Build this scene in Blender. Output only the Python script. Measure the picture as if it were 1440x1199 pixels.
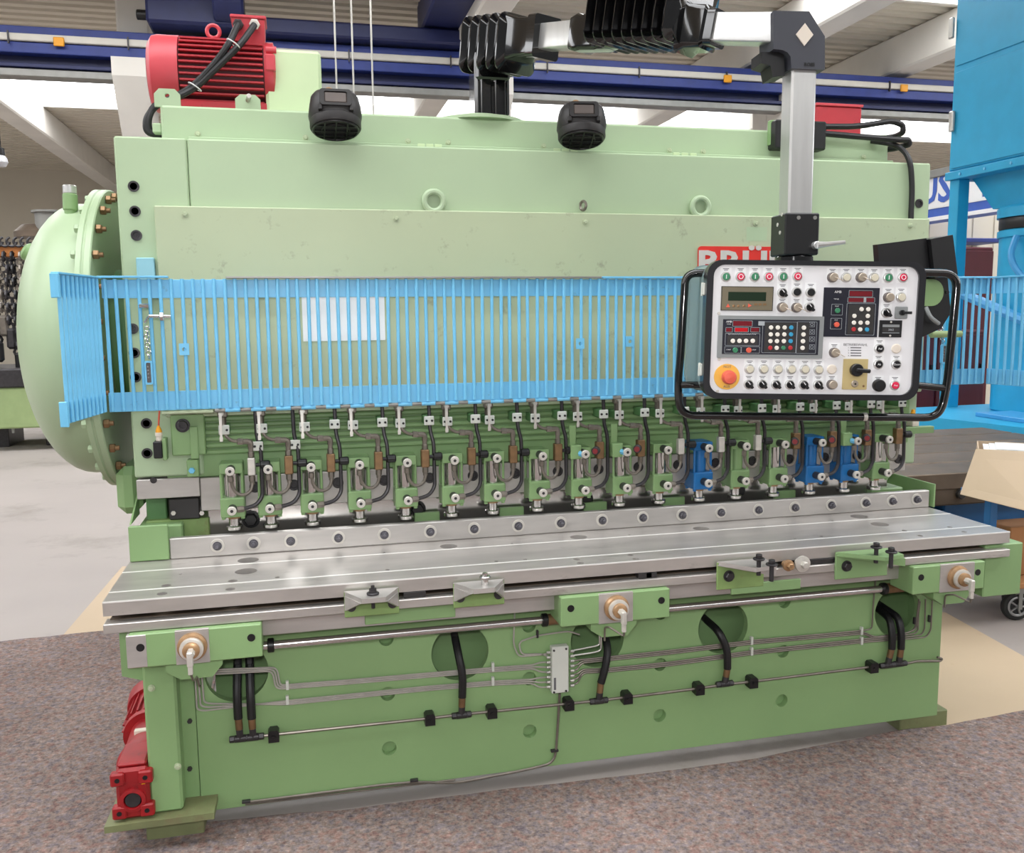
import bpy, math, random
from mathutils import Vector, Matrix
from mathutils.geometry import tessellate_polygon
random.seed(7)
for o in list(bpy.data.objects): bpy.data.objects.remove(o)
SC = bpy.context.scene
COL = SC.collection
# ------------------------------------------------------------------ camera
FPX = 1259.16
YAW, PITCH, ROLL = math.radians(13.494), math.radians(7.1646), math.radians(0.5704)
CAM = Vector((0, 0, 1.75))
_f = Vector((math.sin(YAW)*math.cos(PITCH), math.cos(YAW)*math.cos(PITCH), -math.sin(PITCH)))
_r = Vector((math.cos(YAW), -math.sin(YAW), 0)); _d = _f.cross(_r)
_r2 = math.cos(ROLL)*_r + math.sin(ROLL)*_d; _d2 = -math.sin(ROLL)*_r + math.cos(ROLL)*_d
cd = bpy.data.cameras.new('camera'); cam = bpy.data.objects.new('camera', cd); COL.objects.link(cam)
mw = Matrix((( _r2.x, -_d2.x, -_f.x, CAM.x), (_r2.y, -_d2.y, -_f.y, CAM.y), (_r2.z, -_d2.z, -_f.z, CAM.z), (0, 0, 0, 1)))
cam.matrix_world = mw
cd.sensor_fit = 'HORIZONTAL'; cd.sensor_width = 36; cd.lens = FPX*36/1440; cd.clip_start = .05; cd.clip_end = 200
SC.camera = cam
# ------------------------------------------------------------------ light and exposure
SC.view_settings.view_transform = 'Standard'; SC.view_settings.look = 'None'
SC.view_settings.exposure = 0.0; SC.view_settings.gamma = 1; SC.view_settings.use_curve_mapping = False
WORLD_STRENGTH = 0.27
SKYLIGHT = 5.6
FLASH = 26
w = bpy.data.worlds.new('hall_daylight'); SC.world = w; w.use_nodes = True
bg = w.node_tree.nodes['Background']; bg.inputs[0].default_value = (.97, .985, 1.0, 1); bg.inputs[1].default_value = WORLD_STRENGTH
fl = bpy.data.lights.new('camera_flash', 'AREA'); fl.energy = FLASH; fl.size = .12; fl.color = (1, 1, 1)
fo = bpy.data.objects.new('camera_flash', fl); COL.objects.link(fo)
fo.matrix_world = Matrix.Translation(mw.to_3x3() @ Vector((-.05, .12, 0))) @ mw     # the flash of the photographer's camera

# ------------------------------------------------------------------ pixels to places
def ray(x, y): return ((x-720)*_r2 + (y-599.5)*_d2 + FPX*_f)/FPX
def PY(x, y, Y):
    v = ray(x, y); return CAM + v*(Y/v.y)
def PZ(x, y, z):
    v = ray(x, y); return CAM + v*((z-CAM.z)/v.z)
def PX(x, y, X):
    v = ray(x, y); return CAM + v*(X/v.x)
def PD(x, y, d): return CAM + ray(x, y)*d

# ------------------------------------------------------------------ materials
def lin(c):
    return tuple(((v/255)/12.92 if v/255 <= .04045 else ((v/255+.055)/1.055)**2.4) for v in c)
MATS = {}
def mat(name, rgb, rough=.5, metal=0, var=.06, scale=6, bump=0, bscale=60, dirt=None, dirt_amt=.0, dirt_scale=3, stretch=None, emit=0, spec=.5, coat=0, alpha=1, trans=0):
    m = bpy.data.materials.new(name); m.use_nodes = True; nt = m.node_tree; N = nt.nodes; L = nt.links
    b = N['Principled BSDF']; c = lin(rgb)
    b.inputs['Roughness'].default_value = rough; b.inputs['Metallic'].default_value = metal
    b.inputs['Specular IOR Level'].default_value = spec; b.inputs['Coat Weight'].default_value = coat
    b.inputs['Alpha'].default_value = alpha; b.inputs['Transmission Weight'].default_value = trans
    tc = N.new('ShaderNodeTexCoord'); src = tc.outputs['Object']
    if stretch:
        mp = N.new('ShaderNodeMapping'); mp.inputs['Scale'].default_value = stretch; L.new(src, mp.inputs[0]); src = mp.outputs[0]
    n = N.new('ShaderNodeTexNoise'); n.inputs['Scale'].default_value = scale; n.inputs['Detail'].default_value = 6; L.new(src, n.inputs['Vector'])
    r = N.new('ShaderNodeValToRGB'); r.color_ramp.elements[0].position = .3; r.color_ramp.elements[1].position = .7
    r.color_ramp.elements[0].color = tuple(v*(1-var) for v in c)+(1,); r.color_ramp.elements[1].color = tuple(min(1, v*(1+var)) for v in c)+(1,)
    L.new(n.outputs['Fac'], r.inputs['Fac']); out = r.outputs['Color']
    if dirt:
        n2 = N.new('ShaderNodeTexNoise'); n2.inputs['Scale'].default_value = dirt_scale; n2.inputs['Detail'].default_value = 8; n2.inputs['Roughness'].default_value = .7; L.new(src, n2.inputs['Vector'])
        r2 = N.new('ShaderNodeValToRGB'); r2.color_ramp.elements[0].position = .62-.12*dirt_amt; r2.color_ramp.elements[1].position = .8-.1*dirt_amt
        mx = N.new('ShaderNodeMix'); mx.data_type = 'RGBA'; L.new(n2.outputs['Fac'], r2.inputs['Fac'])
        L.new(r2.outputs['Color'], mx.inputs[0]); L.new(out, mx.inputs[6]); mx.inputs[7].default_value = lin(dirt)+(1,); out = mx.outputs[2]
    L.new(out, b.inputs['Base Color'])
    if bump:
        n3 = N.new('ShaderNodeTexNoise'); n3.inputs['Scale'].default_value = bscale; n3.inputs['Detail'].default_value = 4; L.new(src, n3.inputs['Vector'])
        bp = N.new('ShaderNodeBump'); bp.inputs['Strength'].default_value = bump; bp.inputs['Distance'].default_value = .01
        L.new(n3.outputs['Fac'], bp.inputs['Height']); L.new(bp.outputs[0], b.inputs['Normal'])
    if emit:
        b.inputs['Emission Color'].default_value = c+(1,); b.inputs['Emission Strength'].default_value = emit
    MATS[name] = m; return m
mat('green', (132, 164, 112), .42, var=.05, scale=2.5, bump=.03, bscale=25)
mat('green_upper_lit', (168, 189, 154), .4, var=.05, scale=2, bump=.02, bscale=25)  # machine green with the brighter light and haze up high put into the colour
mat('green_cover', (173, 185, 152), .45, var=.04, scale=2, dirt=(122, 118, 104), dirt_amt=.3, dirt_scale=11)
mat('green_pale', (196, 214, 172), .45, var=.04)
mat('plate_worn', (116, 122, 84), .55, var=.14, scale=9, dirt=(112, 100, 74), dirt_amt=.6, dirt_scale=6)
mat('bolt_grey', (92, 90, 96), .35, .45, var=.15, scale=30)
mat('edge_bright', (232, 230, 226), .3, .2, var=.03)
mat('elbow_grey', (60, 62, 70), .42, var=.08)
mat('knob_red', (122, 26, 32), .4, var=.05)
mat('green_worn', (126, 152, 92), .5, var=.12, scale=12, dirt=(120, 112, 70), dirt_amt=.4, dirt_scale=8)
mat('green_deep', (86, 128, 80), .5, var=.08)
mat('blue_cyl', (28, 108, 172), .4, var=.08)
mat('guard_blue', (110, 186, 224), .42, var=.07, scale=9, dirt=(90, 110, 120), dirt_amt=.05, dirt_scale=30)
mat('guard_dark', (62, 150, 206), .42, var=.07)
mat('cabinet_blue', (34, 158, 202), .45, var=.05)
mat('pale_blue', (140, 192, 205), .5, var=.04)
mat('crane_blue', (38, 56, 128), .5, var=.1)
mat('crane_navy', (26, 34, 80), .5, var=.1)
mat('crane_bright', (58, 92, 176), .5, var=.06)
mat('steel', (186, 182, 178), .34, .5, var=.12, scale=3, stretch=(1, 6, 6), bump=.02, bscale=80)
mat('steel_table', (182, 177, 172), .3, .5, var=.16, scale=2.2, stretch=(1.6, 5, 5), dirt=(120, 114, 106), dirt_amt=.25, dirt_scale=2, bump=.02, bscale=90)
mat('steel_old', (106, 93, 80), .5, .5, var=.2, scale=5, dirt=(80, 66, 52), dirt_amt=.5)
mat('chrome', (205, 203, 200), .16, .95, var=.04)
mat('alu', (206, 206, 204), .28, .7, var=.05, stretch=(8, 8, 1))
mat('pipe', (122, 115, 106), .35, .5, var=.15, scale=20)
mat('pipe_bright', (190, 188, 182), .3, .5, var=.1, scale=20)
mat('bronze', (132, 104, 74), .42, .6, var=.2, scale=25)
mat('brass', (172, 138, 102), .38, .5, var=.25, scale=30)
mat('nickel', (206, 202, 194), .35, .35, var=.12, scale=25)
mat('clampwhite', (205, 208, 200), .5, var=.04)
mat('black', (16, 16, 18), .38, var=.2)
mat('black_gloss', (8, 8, 9), .12, var=.1, coat=.6)
mat('rubber', (20, 20, 22), .5, var=.2, scale=30)
mat('black_steel', (58, 56, 58), .4, .4, var=.2, scale=30)
mat('lamp_black', (38, 36, 36), .5, var=.15)
mat('glass_dull', (96, 90, 66), .2, var=.2, scale=40)
mat('panel_grey', (98, 90, 86), .35, var=.1)
mat('stator_shade', (74, 18, 24), .6, var=.2)  # darkened red: shade between the cooling fins put into the colour
mat('red', (178, 46, 56), .42, var=.1, scale=8, dirt=(110, 30, 34), dirt_amt=.2, dirt_scale=12)
mat('red_bright', (198, 68, 78), .42, var=.05)
mat('red_gear', (150, 22, 28), .4, var=.15, scale=14, dirt=(70, 24, 24), dirt_amt=.35, dirt_scale=16)
mat('burgundy', (92, 22, 34), .5, var=.08)
mat('dark', (14, 16, 14), .7, var=.2)
mat('white', (226, 226, 226), .5, var=.02)
mat('paper', (236, 237, 238), .6, var=.01)
mat('panel_white', (228, 228, 230), .4, .1, var=.02)
mat('console_grey', (122, 142, 142), .45, var=.03)
mat('console_bezel', (28, 28, 32), .3, var=.1, coat=.2)
mat('frame_grey', (142, 146, 146), .4, .3, var=.04)
mat('navy_panel', (26, 27, 40), .35, var=.06)
mat('key_black', (44, 42, 42), .45, var=.08)
mat('key_white', (228, 224, 214), .45, var=.02)
mat('key_blue', (52, 150, 190), .4, var=.02)
mat('key_red', (176, 40, 46), .4, var=.03)
mat('btn_red', (214, 38, 78), .35, var=.03)
mat('btn_green', (58, 128, 92), .35, var=.03)
mat('btn_orange', (216, 92, 70), .4, var=.03)
mat('lens', (206, 200, 180), .25, var=.03, coat=.4)
mat('cap_beige', (218, 208, 194), .5, var=.02)
mat('yellow', (232, 178, 74), .45, var=.04)
mat('olive', (112, 104, 84), .4, var=.05)
mat('lcd', (26, 44, 28), .2, var=.05)
mat('disp_red', (112, 20, 30), .15, var=.08, coat=.5)
mat('led_red', (190, 20, 30), .2, var=.08)
mat('beige_plate', (186, 168, 118), .45, var=.05)
mat('key_metal', (170, 158, 142), .35, .5, var=.1)
mat('line_grey', (160, 166, 170), .5, var=.02)
mat('print_dark', (96, 96, 100), .6, var=.02)
mat('sign_red', (214, 44, 34), .4, var=.06)
mat('sign_grey', (196, 192, 184), .4, var=.03)
mat('cable_clear', (196, 196, 200), .3, var=.03)
mat('cable_tie', (215, 215, 215), .5, var=.02)
mat('plug_yellow', (232, 158, 20), .45, var=.03)
mat('concrete_white', (222, 218, 210), .8, var=.05, scale=1.5)
mat('ceiling_beige', (206, 198, 182), .75, var=.04, scale=.6)
mat('wall_cream', (205, 198, 182), .85, var=.05, scale=.4)
mat('floor_concrete', (162, 154, 149), .55, var=.07, scale=.7, dirt=(128, 122, 112), dirt_amt=.75, dirt_scale=.75, bump=.02)
mat('hardboard', (188, 168, 142), .7, var=.05, scale=1.5, dirt=(176, 150, 120), dirt_amt=.1, dirt_scale=3)
mat('cardboard', (198, 176, 150), .8, var=.04, scale=3)
mat('cardboard_brown', (166, 116, 74), .8, var=.06, scale=3)
mat('orange_wood', (190, 120, 60), .6, var=.12, scale=4)
mat('bg_green', (148, 168, 116), .6, var=.08)
mat('galv', (140, 140, 136), .45, .5, var=.1)
mat('tyre', (34, 34, 34), .7, var=.1)
mat('rim', (150, 150, 150), .4, .5, var=.05)
mat('rail_white', (206, 202, 192), .5, var=.03)
mat('skylight', (250, 252, 255), .5, var=0, emit=SKYLIGHT)
# felt carpet: mottled recycled fibres
def felt():
    m = bpy.data.materials.new('felt'); m.use_nodes = True; N = m.node_tree.nodes; L = m.node_tree.links; b = N['Principled BSDF']
    b.inputs['Roughness'].default_value = .95; b.inputs['Specular IOR Level'].default_value = .1
    tc = N.new('ShaderNodeTexCoord')
    def noise(s, d, ro=.5):
        n = N.new('ShaderNodeTexNoise'); n.inputs['Scale'].default_value = s; n.inputs['Detail'].default_value = d; n.inputs['Roughness'].default_value = ro
        L.new(tc.outputs['Object'], n.inputs['Vector']); return n
    def ramp(n, stops, out='Fac'):
        r = N.new('ShaderNodeValToRGB'); e = r.color_ramp.elements
        while len(e) < len(stops): e.new(.5)
        for q, (p, c) in zip(e, stops): q.position = p; q.color = lin(c)+(1,)
        L.new(n.outputs[out], r.inputs['Fac']); return r.outputs['Color']
    base = ramp(noise(55, 8, .75), [(.3, (84, 76, 74)), (.45, (130, 119, 114)), (.58, (156, 143, 136)), (.72, (192, 179, 170))])
    hue = ramp(noise(38, 3), [(.35, (255, 228, 224)), (.5, (255, 250, 248)), (.65, (236, 238, 255))])
    big = ramp(noise(1.3, 4), [(.3, (215, 215, 215)), (.7, (255, 255, 255))])
    v = N.new('ShaderNodeTexVoronoi'); v.inputs['Scale'].default_value = 26; L.new(tc.outputs['Object'], v.inputs['Vector'])
    fl = ramp(v, [(.0, (255, 255, 255)), (.1, (0, 0, 0))], 'Distance')
    def mul(a, b_):
        x = N.new('ShaderNodeMix'); x.data_type = 'RGBA'; x.blend_type = 'MULTIPLY'; x.inputs[0].default_value = 1; L.new(a, x.inputs[6]); L.new(b_, x.inputs[7]); return x.outputs[2]
    c = mul(mul(base, hue), big)
    fx = N.new('ShaderNodeMath'); fx.operation = 'MULTIPLY'; L.new(fl, fx.inputs[0])
    n5 = noise(9, 2); g = N.new('ShaderNodeMath'); g.operation = 'GREATER_THAN'; g.inputs[1].default_value = .58; L.new(n5.outputs['Fac'], g.inputs[0]); L.new(g.outputs[0], fx.inputs[1])
    x = N.new('ShaderNodeMix'); x.data_type = 'RGBA'; L.new(fx.outputs[0], x.inputs[0]); L.new(c, x.inputs[6]); x.inputs[7].default_value = lin((206, 194, 188))+(1,)
    L.new(x.outputs[2], b.inputs['Base Color'])
    bp = N.new('ShaderNodeBump'); bp.inputs['Strength'].default_value = .5; bp.inputs['Distance'].default_value = .006
    L.new(noise(90, 6, .7).outputs['Fac'], bp.inputs['Height']); L.new(bp.outputs[0], b.inputs['Normal'])
    MATS['felt'] = m
felt()

# ------------------------------------------------------------------ mesh building
def V3(*a): return Vector(a)
def frame(axis):
    a = Vector(axis).normalized(); u = a.cross(Vector((0, 0, 1)))
    if u.length < 1e-3: u = Vector((1, 0, 0))
    u.normalize(); return u, a.cross(u), a
class MB:
    def __init__(s): s.v = []; s.f = []
    def add(s, vs, fs):
        n = len(s.v); s.v += [tuple(p) for p in vs]; s.f += [tuple(i+n for i in q) for q in fs]; return s
    def box(s, x0, x1, y0, y1, z0, z1, c=0, M=None):
        x0, x1 = min(x0, x1), max(x0, x1); y0, y1 = min(y0, y1), max(y0, y1); z0, z1 = min(z0, z1), max(z0, z1)
        if c <= 0:
            vs = [(x, y, z) for x in (x0, x1) for y in (y0, y1) for z in (z0, z1)]
            fs = [(0, 1, 3, 2), (4, 6, 7, 5), (0, 4, 5, 1), (2, 3, 7, 6), (0, 2, 6, 4), (1, 5, 7, 3)]
        else:
            c = min(c, (x1-x0)*.45, (y1-y0)*.45, (z1-z0)*.45); vs = []; idx = {}
            for i, x in enumerate((x0, x1)):
                for j, y in enumerate((y0, y1)):
                    for k, z in enumerate((z0, z1)):
                        dx = c if i == 0 else -c; dy = c if j == 0 else -c; dz = c if k == 0 else -c
                        for a, p in enumerate(((x, y+dy, z+dz), (x+dx, y, z+dz), (x+dx, y+dy, z))):
                            idx[i, j, k, a] = len(vs); vs.append(p)
            fs = []
            for i in (0, 1):
                q = [idx[i, 0, 0, 0], idx[i, 1, 0, 0], idx[i, 1, 1, 0], idx[i, 0, 1, 0]]; fs.append(q[::-1] if i == 0 else q)
                q = [idx[0, i, 0, 1], idx[0, i, 1, 1], idx[1, i, 1, 1], idx[1, i, 0, 1]]; fs.append(q[::-1] if i == 0 else q)
                q = [idx[0, 0, i, 2], idx[1, 0, i, 2], idx[1, 1, i, 2], idx[0, 1, i, 2]]; fs.append(q[::-1] if i == 0 else q)
            for j in (0, 1):
                for k in (0, 1):
                    fs.append((idx[0, j, k, 1], idx[0, j, k, 2], idx[1, j, k, 2], idx[1, j, k, 1]))
                    fs.append((idx[j, 0, k, 0], idx[j, 0, k, 2], idx[j, 1, k, 2], idx[j, 1, k, 0]))
                    fs.append((idx[j, k, 0, 0], idx[j, k, 0, 1], idx[j, k, 1, 1], idx[j, k, 1, 0]))
                    for i in (0, 1): fs.append((idx[i, j, k, 0], idx[i, j, k, 1], idx[i, j, k, 2]))
        if M is not None: vs = [M @ Vector(p) for p in vs]
        return s.add(vs, fs)
    def bx(s, cx, cy, cz, sx, sy, sz, c=0, M=None): return s.box(cx-sx/2, cx+sx/2, cy-sy/2, cy+sy/2, cz-sz/2, cz+sz/2, c, M)
    def lathe(s, prof, o, axis, n=20):           # prof: (radius, height along axis)
        u, w_, a = frame(axis); o = Vector(o); vs = []; fs = []
        for r, h in prof:
            for k in range(n):
                t = 2*math.pi*k/n; vs.append(o + a*h + (u*math.cos(t)+w_*math.sin(t))*r)
        for i in range(len(prof)-1):
            for k in range(n):
                k2 = (k+1) % n; fs.append((i*n+k, i*n+k2, (i+1)*n+k2, (i+1)*n+k))
        if prof[0][0] > 1e-6: fs.append(tuple(range(n))[::-1])
        if prof[-1][0] > 1e-6: fs.append(tuple((len(prof)-1)*n+k for k in range(n)))
        return s.add(vs, fs)
    def cyl(s, p0, p1, r, r1=None, n=16, c=0):
        p0 = Vector(p0); p1 = Vector(p1); h = (p1-p0).length; r1 = r if r1 is None else r1
        pr = [(r, 0), (r1, h)] if c <= 0 else [(r-c, 0), (r, c), (r1, h-c), (r1-c, h)]
        return s.lathe(pr, p0, p1-p0, n)
    def hexa(s, p0, p1, r, c=0): return s.cyl(p0, p1, r, n=6, c=c)
    def tube(s, pts, r, n=8, fil=0, seg=5, closed=False):
        P = [Vector(p) for p in pts]
        if fil > 0:
            Q = [] if closed else [P[0]]; rng = range(len(P)) if closed else range(1, len(P)-1)
            for i in rng:
                a, b, c = P[i-1], P[i], P[(i+1) % len(P)]; d1 = (a-b); d2 = (c-b); l = min(fil, d1.length*.48, d2.length*.48)
                d1.normalize(); d2.normalize(); s0 = b+d1*l; s1 = b+d2*l
                for k in range(seg+1):
                    t = k/seg; Q.append(s0*(1-t)**2 + b*2*t*(1-t) + s1*t*t)
            if not closed: Q.append(P[-1])
            P = Q
        m = len(P); vs = []; fs = []; u = None
        for i in range(m):
            if closed: t = P[(i+1) % m]-P[i-1]
            else: t = P[min(i+1, m-1)]-P[max(i-1, 0)]
            t.normalize()
            if u is None: u = frame(t)[0]
            u = (u - t*u.dot(t))
            if u.length < 1e-6: u = frame(t)[0]
            u.normalize(); w_ = t.cross(u)
            rr = r[i] if isinstance(r, (list, tuple)) else r
            for k in range(n):
                a = 2*math.pi*k/n; vs.append(P[i]+(u*math.cos(a)+w_*math.sin(a))*rr)
        for i in range(m if closed else m-1):
            j = (i+1) % m
            for k in range(n):
                k2 = (k+1) % n; fs.append((i*n+k, i*n+k2, j*n+k2, j*n+k))
        if not closed: fs += [tuple(range(n))[::-1], tuple((m-1)*n+k for k in range(n))]
        return s.add(vs, fs)
    def torus(s, c, axis, R, r, n=20, k=8, a0=0, a1=2*math.pi):
        u, w_, a = frame(axis); c = Vector(c); full = abs(a1-a0-2*math.pi) < 1e-6
        pts = [c+(u*math.cos(a0+(a1-a0)*i/n)+w_*math.sin(a0+(a1-a0)*i/n))*R for i in range(n if full else n+1)]
        return s.tube(pts, r, k, closed=full)
    def prism(s, poly, o, ux, uy, d):            # polygon in the plane o + ux*a + uy*b, extruded by vector d
        o, ux, uy, d = Vector(o), Vector(ux), Vector(uy), Vector(d); n = len(poly)
        vs = [o+ux*a+uy*b for a, b in poly]; vs += [p+d for p in vs]
        if ux.cross(uy).dot(d) > 0: fs = [tuple(range(n))[::-1], tuple(range(n, 2*n))]+[(i, (i+1) % n, (i+1) % n+n, i+n) for i in range(n)]
        else: fs = [tuple(range(n)), tuple(range(n, 2*n))[::-1]]+[((i+1) % n, i, i+n, (i+1) % n+n) for i in range(n)]
        return s.add(vs, fs)
    def plate(s, outer, holes, o, ux, uy, d):    # plate with real holes
        o, ux, uy, d = Vector(o), Vector(ux), Vector(uy), Vector(d); loops = [outer]+holes
        pts = [Vector((a, b, 0)) for l in loops for a, b in l]; tri = tessellate_polygon([[Vector((a, b, 0)) for a, b in l] for l in loops])
        n = len(pts); W = [o+ux*p.x+uy*p.y for p in pts]; vs = W+[p+d for p in W]; fs = []
        flip = ux.cross(uy).dot(d) > 0
        for a, b, c in tri:
            nz = (pts[b]-pts[a]).cross(pts[c]-pts[a]).z
            if nz < 0: a, c = c, a
            fs += [(c, b, a), (a+n, b+n, c+n)] if flip else [(a, b, c), (c+n, b+n, a+n)]
        k = 0
        for l in loops:
            m = len(l)
            for i in range(m): fs.append((k+i, k+(i+1) % m, k+(i+1) % m+n, k+i+n))
            k += m
        return s.add(vs, fs)
    def merge(s, o): return s.add(o.v, o.f)
    def xf(s, M): s.v = [tuple(M @ Vector(p)) for p in s.v]; return s
def circ(cx, cy, r, n=24): return [(cx+r*math.cos(2*math.pi*i/n), cy+r*math.sin(2*math.pi*i/n)) for i in range(n)]
def rrect(x0, x1, y0, y1, r, n=4):
    out = []
    for cx, cy, a in ((x1-r, y1-r, 0), (x0+r, y1-r, 90), (x0+r, y0+r, 180), (x1-r, y0+r, 270)):
        for k in range(n+1):
            t = math.radians(a+90*k/n); out.append((cx+r*math.cos(t), cy+r*math.sin(t)))
    return out
def mesh(name, mb, m, smooth=35):
    me = bpy.data.meshes.new(name); me.from_pydata(mb.v, [], mb.f); me.update()
    import bmesh as _b
    b = _b.new(); b.from_mesh(me); _b.ops.recalc_face_normals(b, faces=b.faces); b.to_mesh(me); b.free()
    me.materials.append(MATS[m] if isinstance(m, str) else m)
    if smooth:
        me.polygons.foreach_set('use_smooth', [True]*len(me.polygons)); me.set_sharp_from_angle(angle=math.radians(smooth))
    return me
WP = {}
def wpos(o): return WP.get(o.name, Vector((0, 0, 0)))
def attach(o, parent, local=False):
    o.parent = parent
    if parent is not None and not local: o.matrix_parent_inverse = Matrix.Translation(-wpos(parent))
def obj(name, mb, m, parent=None, local=False, smooth=35, label=None):
    o = bpy.data.objects.new(name, mesh(name, mb, m, smooth) if isinstance(mb, MB) else mb); COL.objects.link(o)
    if parent is not None: attach(o, parent, local)
    if label: o['label'] = label
    return o
def tag(o, label, cat, group=None, kind=None):
    o['label'] = label; o['category'] = cat
    if group: o['group'] = group
    if kind: o['kind'] = kind
    return o
def thing(name, label, cat, loc=(0, 0, 0), group=None):
    o = bpy.data.objects.new(name, None); COL.objects.link(o); o.location = loc; o.empty_display_size = .1; WP[o.name] = Vector(loc)
    return tag(o, label, cat, group)
def struct(name, mb, m, label=None, smooth=35):
    o = obj(name, mb, m, smooth=smooth); o['kind'] = 'structure'
    if label: o['label'] = label
    return o
def inst(name, me, loc=(0, 0, 0), parent=None, local=False, rot=None):   # shares mesh data
    o = bpy.data.objects.new(name, me); COL.objects.link(o); o.location = loc
    if rot: o.rotation_euler = rot
    if parent is not None: attach(o, parent, local)
    return o
def text_mesh(s, size, ext=.0006, bold=0, spacing=1):
    c = bpy.data.curves.new('t', 'FONT'); c.body = s; c.size = size; c.extrude = ext; c.offset = bold; c.align_x = 'CENTER'; c.align_y = 'CENTER'; c.space_character = spacing; c.resolution_u = 2
    o = bpy.data.objects.new('t', c); COL.objects.link(o); bpy.context.view_layer.update()
    me = bpy.data.meshes.new_from_object(o.evaluated_get(bpy.context.evaluated_depsgraph_get())); bpy.data.objects.remove(o); return me
def lettering(name, s, size, m, M, parent, local=False, bold=0, spacing=1, sx=1, ext=.0006):
    me = text_mesh(s, size, ext, bold, spacing); me.transform(M @ Matrix.Rotation(math.pi/2, 4, 'X') @ Matrix.Diagonal((sx, 1, 1, 1))); me.materials.clear(); me.materials.append(MATS[m])
    o = bpy.data.objects.new(name, me); COL.objects.link(o)
    if parent is not None: attach(o, parent, local)
    return o
# ================================================================== THE HALL
ZC = 6.5
struct('floor', MB().box(-26, 34, -12, 33, -.3, 0), 'floor_concrete', 'pale stained concrete hall floor')
SKY = [(-9.75, -6.45), (0, 3.3), (9.4, 12.7), (19.5, 22.8)]  # rearmost strip is seen; the unseen nearer ones are added to light the machine
def corrugated(y0, y1, pitch=.3, h=.055):
    m = MB(); ys = []; y = y0; n = max(1, round((y1-y0)/pitch)); p = (y1-y0)/n
    prof = []
    for i in range(n): prof += [(y0+i*p, ZC), (y0+(i+.5)*p, ZC), (y0+(i+.58)*p, ZC+h), (y0+(i+.92)*p, ZC+h)]
    prof.append((y1, ZC)); vs = []
    for x in (-26, 34): vs += [(x, a, b) for a, b in prof]
    k = len(prof); m.add(vs, [(i, i+1, i+1+k, i+k) for i in range(k-1)]); return m
seams = [-12]+[v for s in SKY for v in s]+[32.5]
cm = MB()
for a, b in zip(seams[0::2], seams[1::2]): cm.merge(corrugated(a, b))
struct('ceiling', cm, 'ceiling_beige', 'corrugated beige ceiling sheeting', smooth=0)
for i, (a, b) in enumerate(SKY):
    wd = struct('window_%d' % (i+1), MB().box(-26, 34, a, b, ZC+.30, ZC+.32), 'skylight', 'bright rooflight strip in the ceiling')
    c = MB()
    for y in (a, b): c.box(-26, 34, y-.04, y+.04, ZC-.02, ZC+.32)
    obj('upstand', c, 'concrete_white', wd)
struct('wall_back', MB().box(-26, 34, 32.5, 32.8, 0, ZC+.1), 'wall_cream', 'cream rear wall of the hall')
for i, x in enumerate((-5.55, 2.85, 7.85, 10.6)):
    g = struct('trim_%d' % (i+1), MB().box(x-.24, x+.24, -3, 32.5, ZC-.62, ZC-.002, .03), 'concrete_white', 'white concrete roof girder under the ceiling')
YR = 14.5
for i, px in enumerate((190, 687, 1092)):
    c = PY(px, 60, YR+.5).x
    m = MB().box(c-.23, c+.23, YR+.35, YR+.9, 0, ZC-.01, .03)
    zt = PY(190, 85, YR).z
    m.prism([(YR+.36, zt-.02), (YR-.25, zt-.02), (YR-.25, zt-.28), (YR+.36, zt-1.1)], (c-.23, 0, 0), (0, 1, 0), (0, 0, 1), (.46, 0, 0))
    struct('trim_%d' % (i+5), m, 'concrete_white', 'white concrete column with a corbel under the crane runway')
# ---- crane runway
zz = lambda y: PY(0, y, YR).z
t = thing('crane_runway_beam', 'long dark blue crane runway beam with a white conductor rail across the hall', 'crane beam', (0, YR, zz(100)))
XA, XB = -14, 26
obj('upper_flange', MB().box(XA, XB, YR-.2, YR+.2, zz(52), zz(40), .01), 'crane_blue', t)
obj('web', MB().box(XA, XB, YR-.03, YR+.05, zz(96), zz(50)), 'crane_navy', t)
obj('stiffener_rail', MB().box(XA, XB, YR-.22, YR-.03, zz(78), zz(63), .01), 'crane_blue', t)
obj('lower_flange', MB().box(XA, XB, YR-.2, YR+.2, zz(97), zz(92), .005), 'crane_navy', t)
obj('cable_tray', MB().box(XA, XB, YR-.16, YR+.1, zz(109), zz(98), .01), 'galv', t)
obj('conductor_rail', MB().box(XA, XB, YR-.26, YR-.18, zz(62), zz(52), .01), 'rail_white', t)
hm = mesh('rail_hanger', MB().box(-.009, .009, -.03, .01, -.1, .07), 'black_steel')
for i in range(22):
    inst('rail_hanger', hm, (XA+1+i*1.55, YR-.26, zz(57)), t)
ym = mesh('rail_clip', MB().box(-.07, .07, -.03, .01, -.06, .06, .01), 'plug_yellow')
for px, py in ((83, 59), (1023, 111), (1271, 124)):
    inst('rail_clip', ym, PY(px, py, YR-.27), t)
# ---- crane end carriage and bridge girder
t = thing('overhead_crane', 'dark navy crane end carriage and bridge girder riding on the runway', 'crane', (PY(420, 45, YR).x, YR, zz(40)))
a, b = PY(207, 5, YR-.3), PY(345, 46, YR-.3)
obj('drive_housing', MB().box(a.x, b.x, YR-.55, YR+.15, b.z, a.z+.1, .04), 'crane_navy', t)
obj('buffer', MB().cyl((a.x-.15, YR-.3, (a.z+b.z)/2), (a.x+.01, YR-.3, (a.z+b.z)/2), .07, n=14, c=.01), 'black', t)
obj('drive_drum', MB().cyl((PY(300, 5, YR-.5).x, YR-.5, a.z+.05), (PY(343, 5, YR-.5).x, YR-.5, a.z+.05), .32, n=20, c=.03), 'crane_navy', t)
a, b = PY(372, 26, YR-.3), PY(664, 68, YR-.3)
obj('end_carriage', MB().box(b.x-3.45, b.x, YR-.45, YR+.1, b.z, a.z-.02, .03), 'crane_navy', t)
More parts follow.
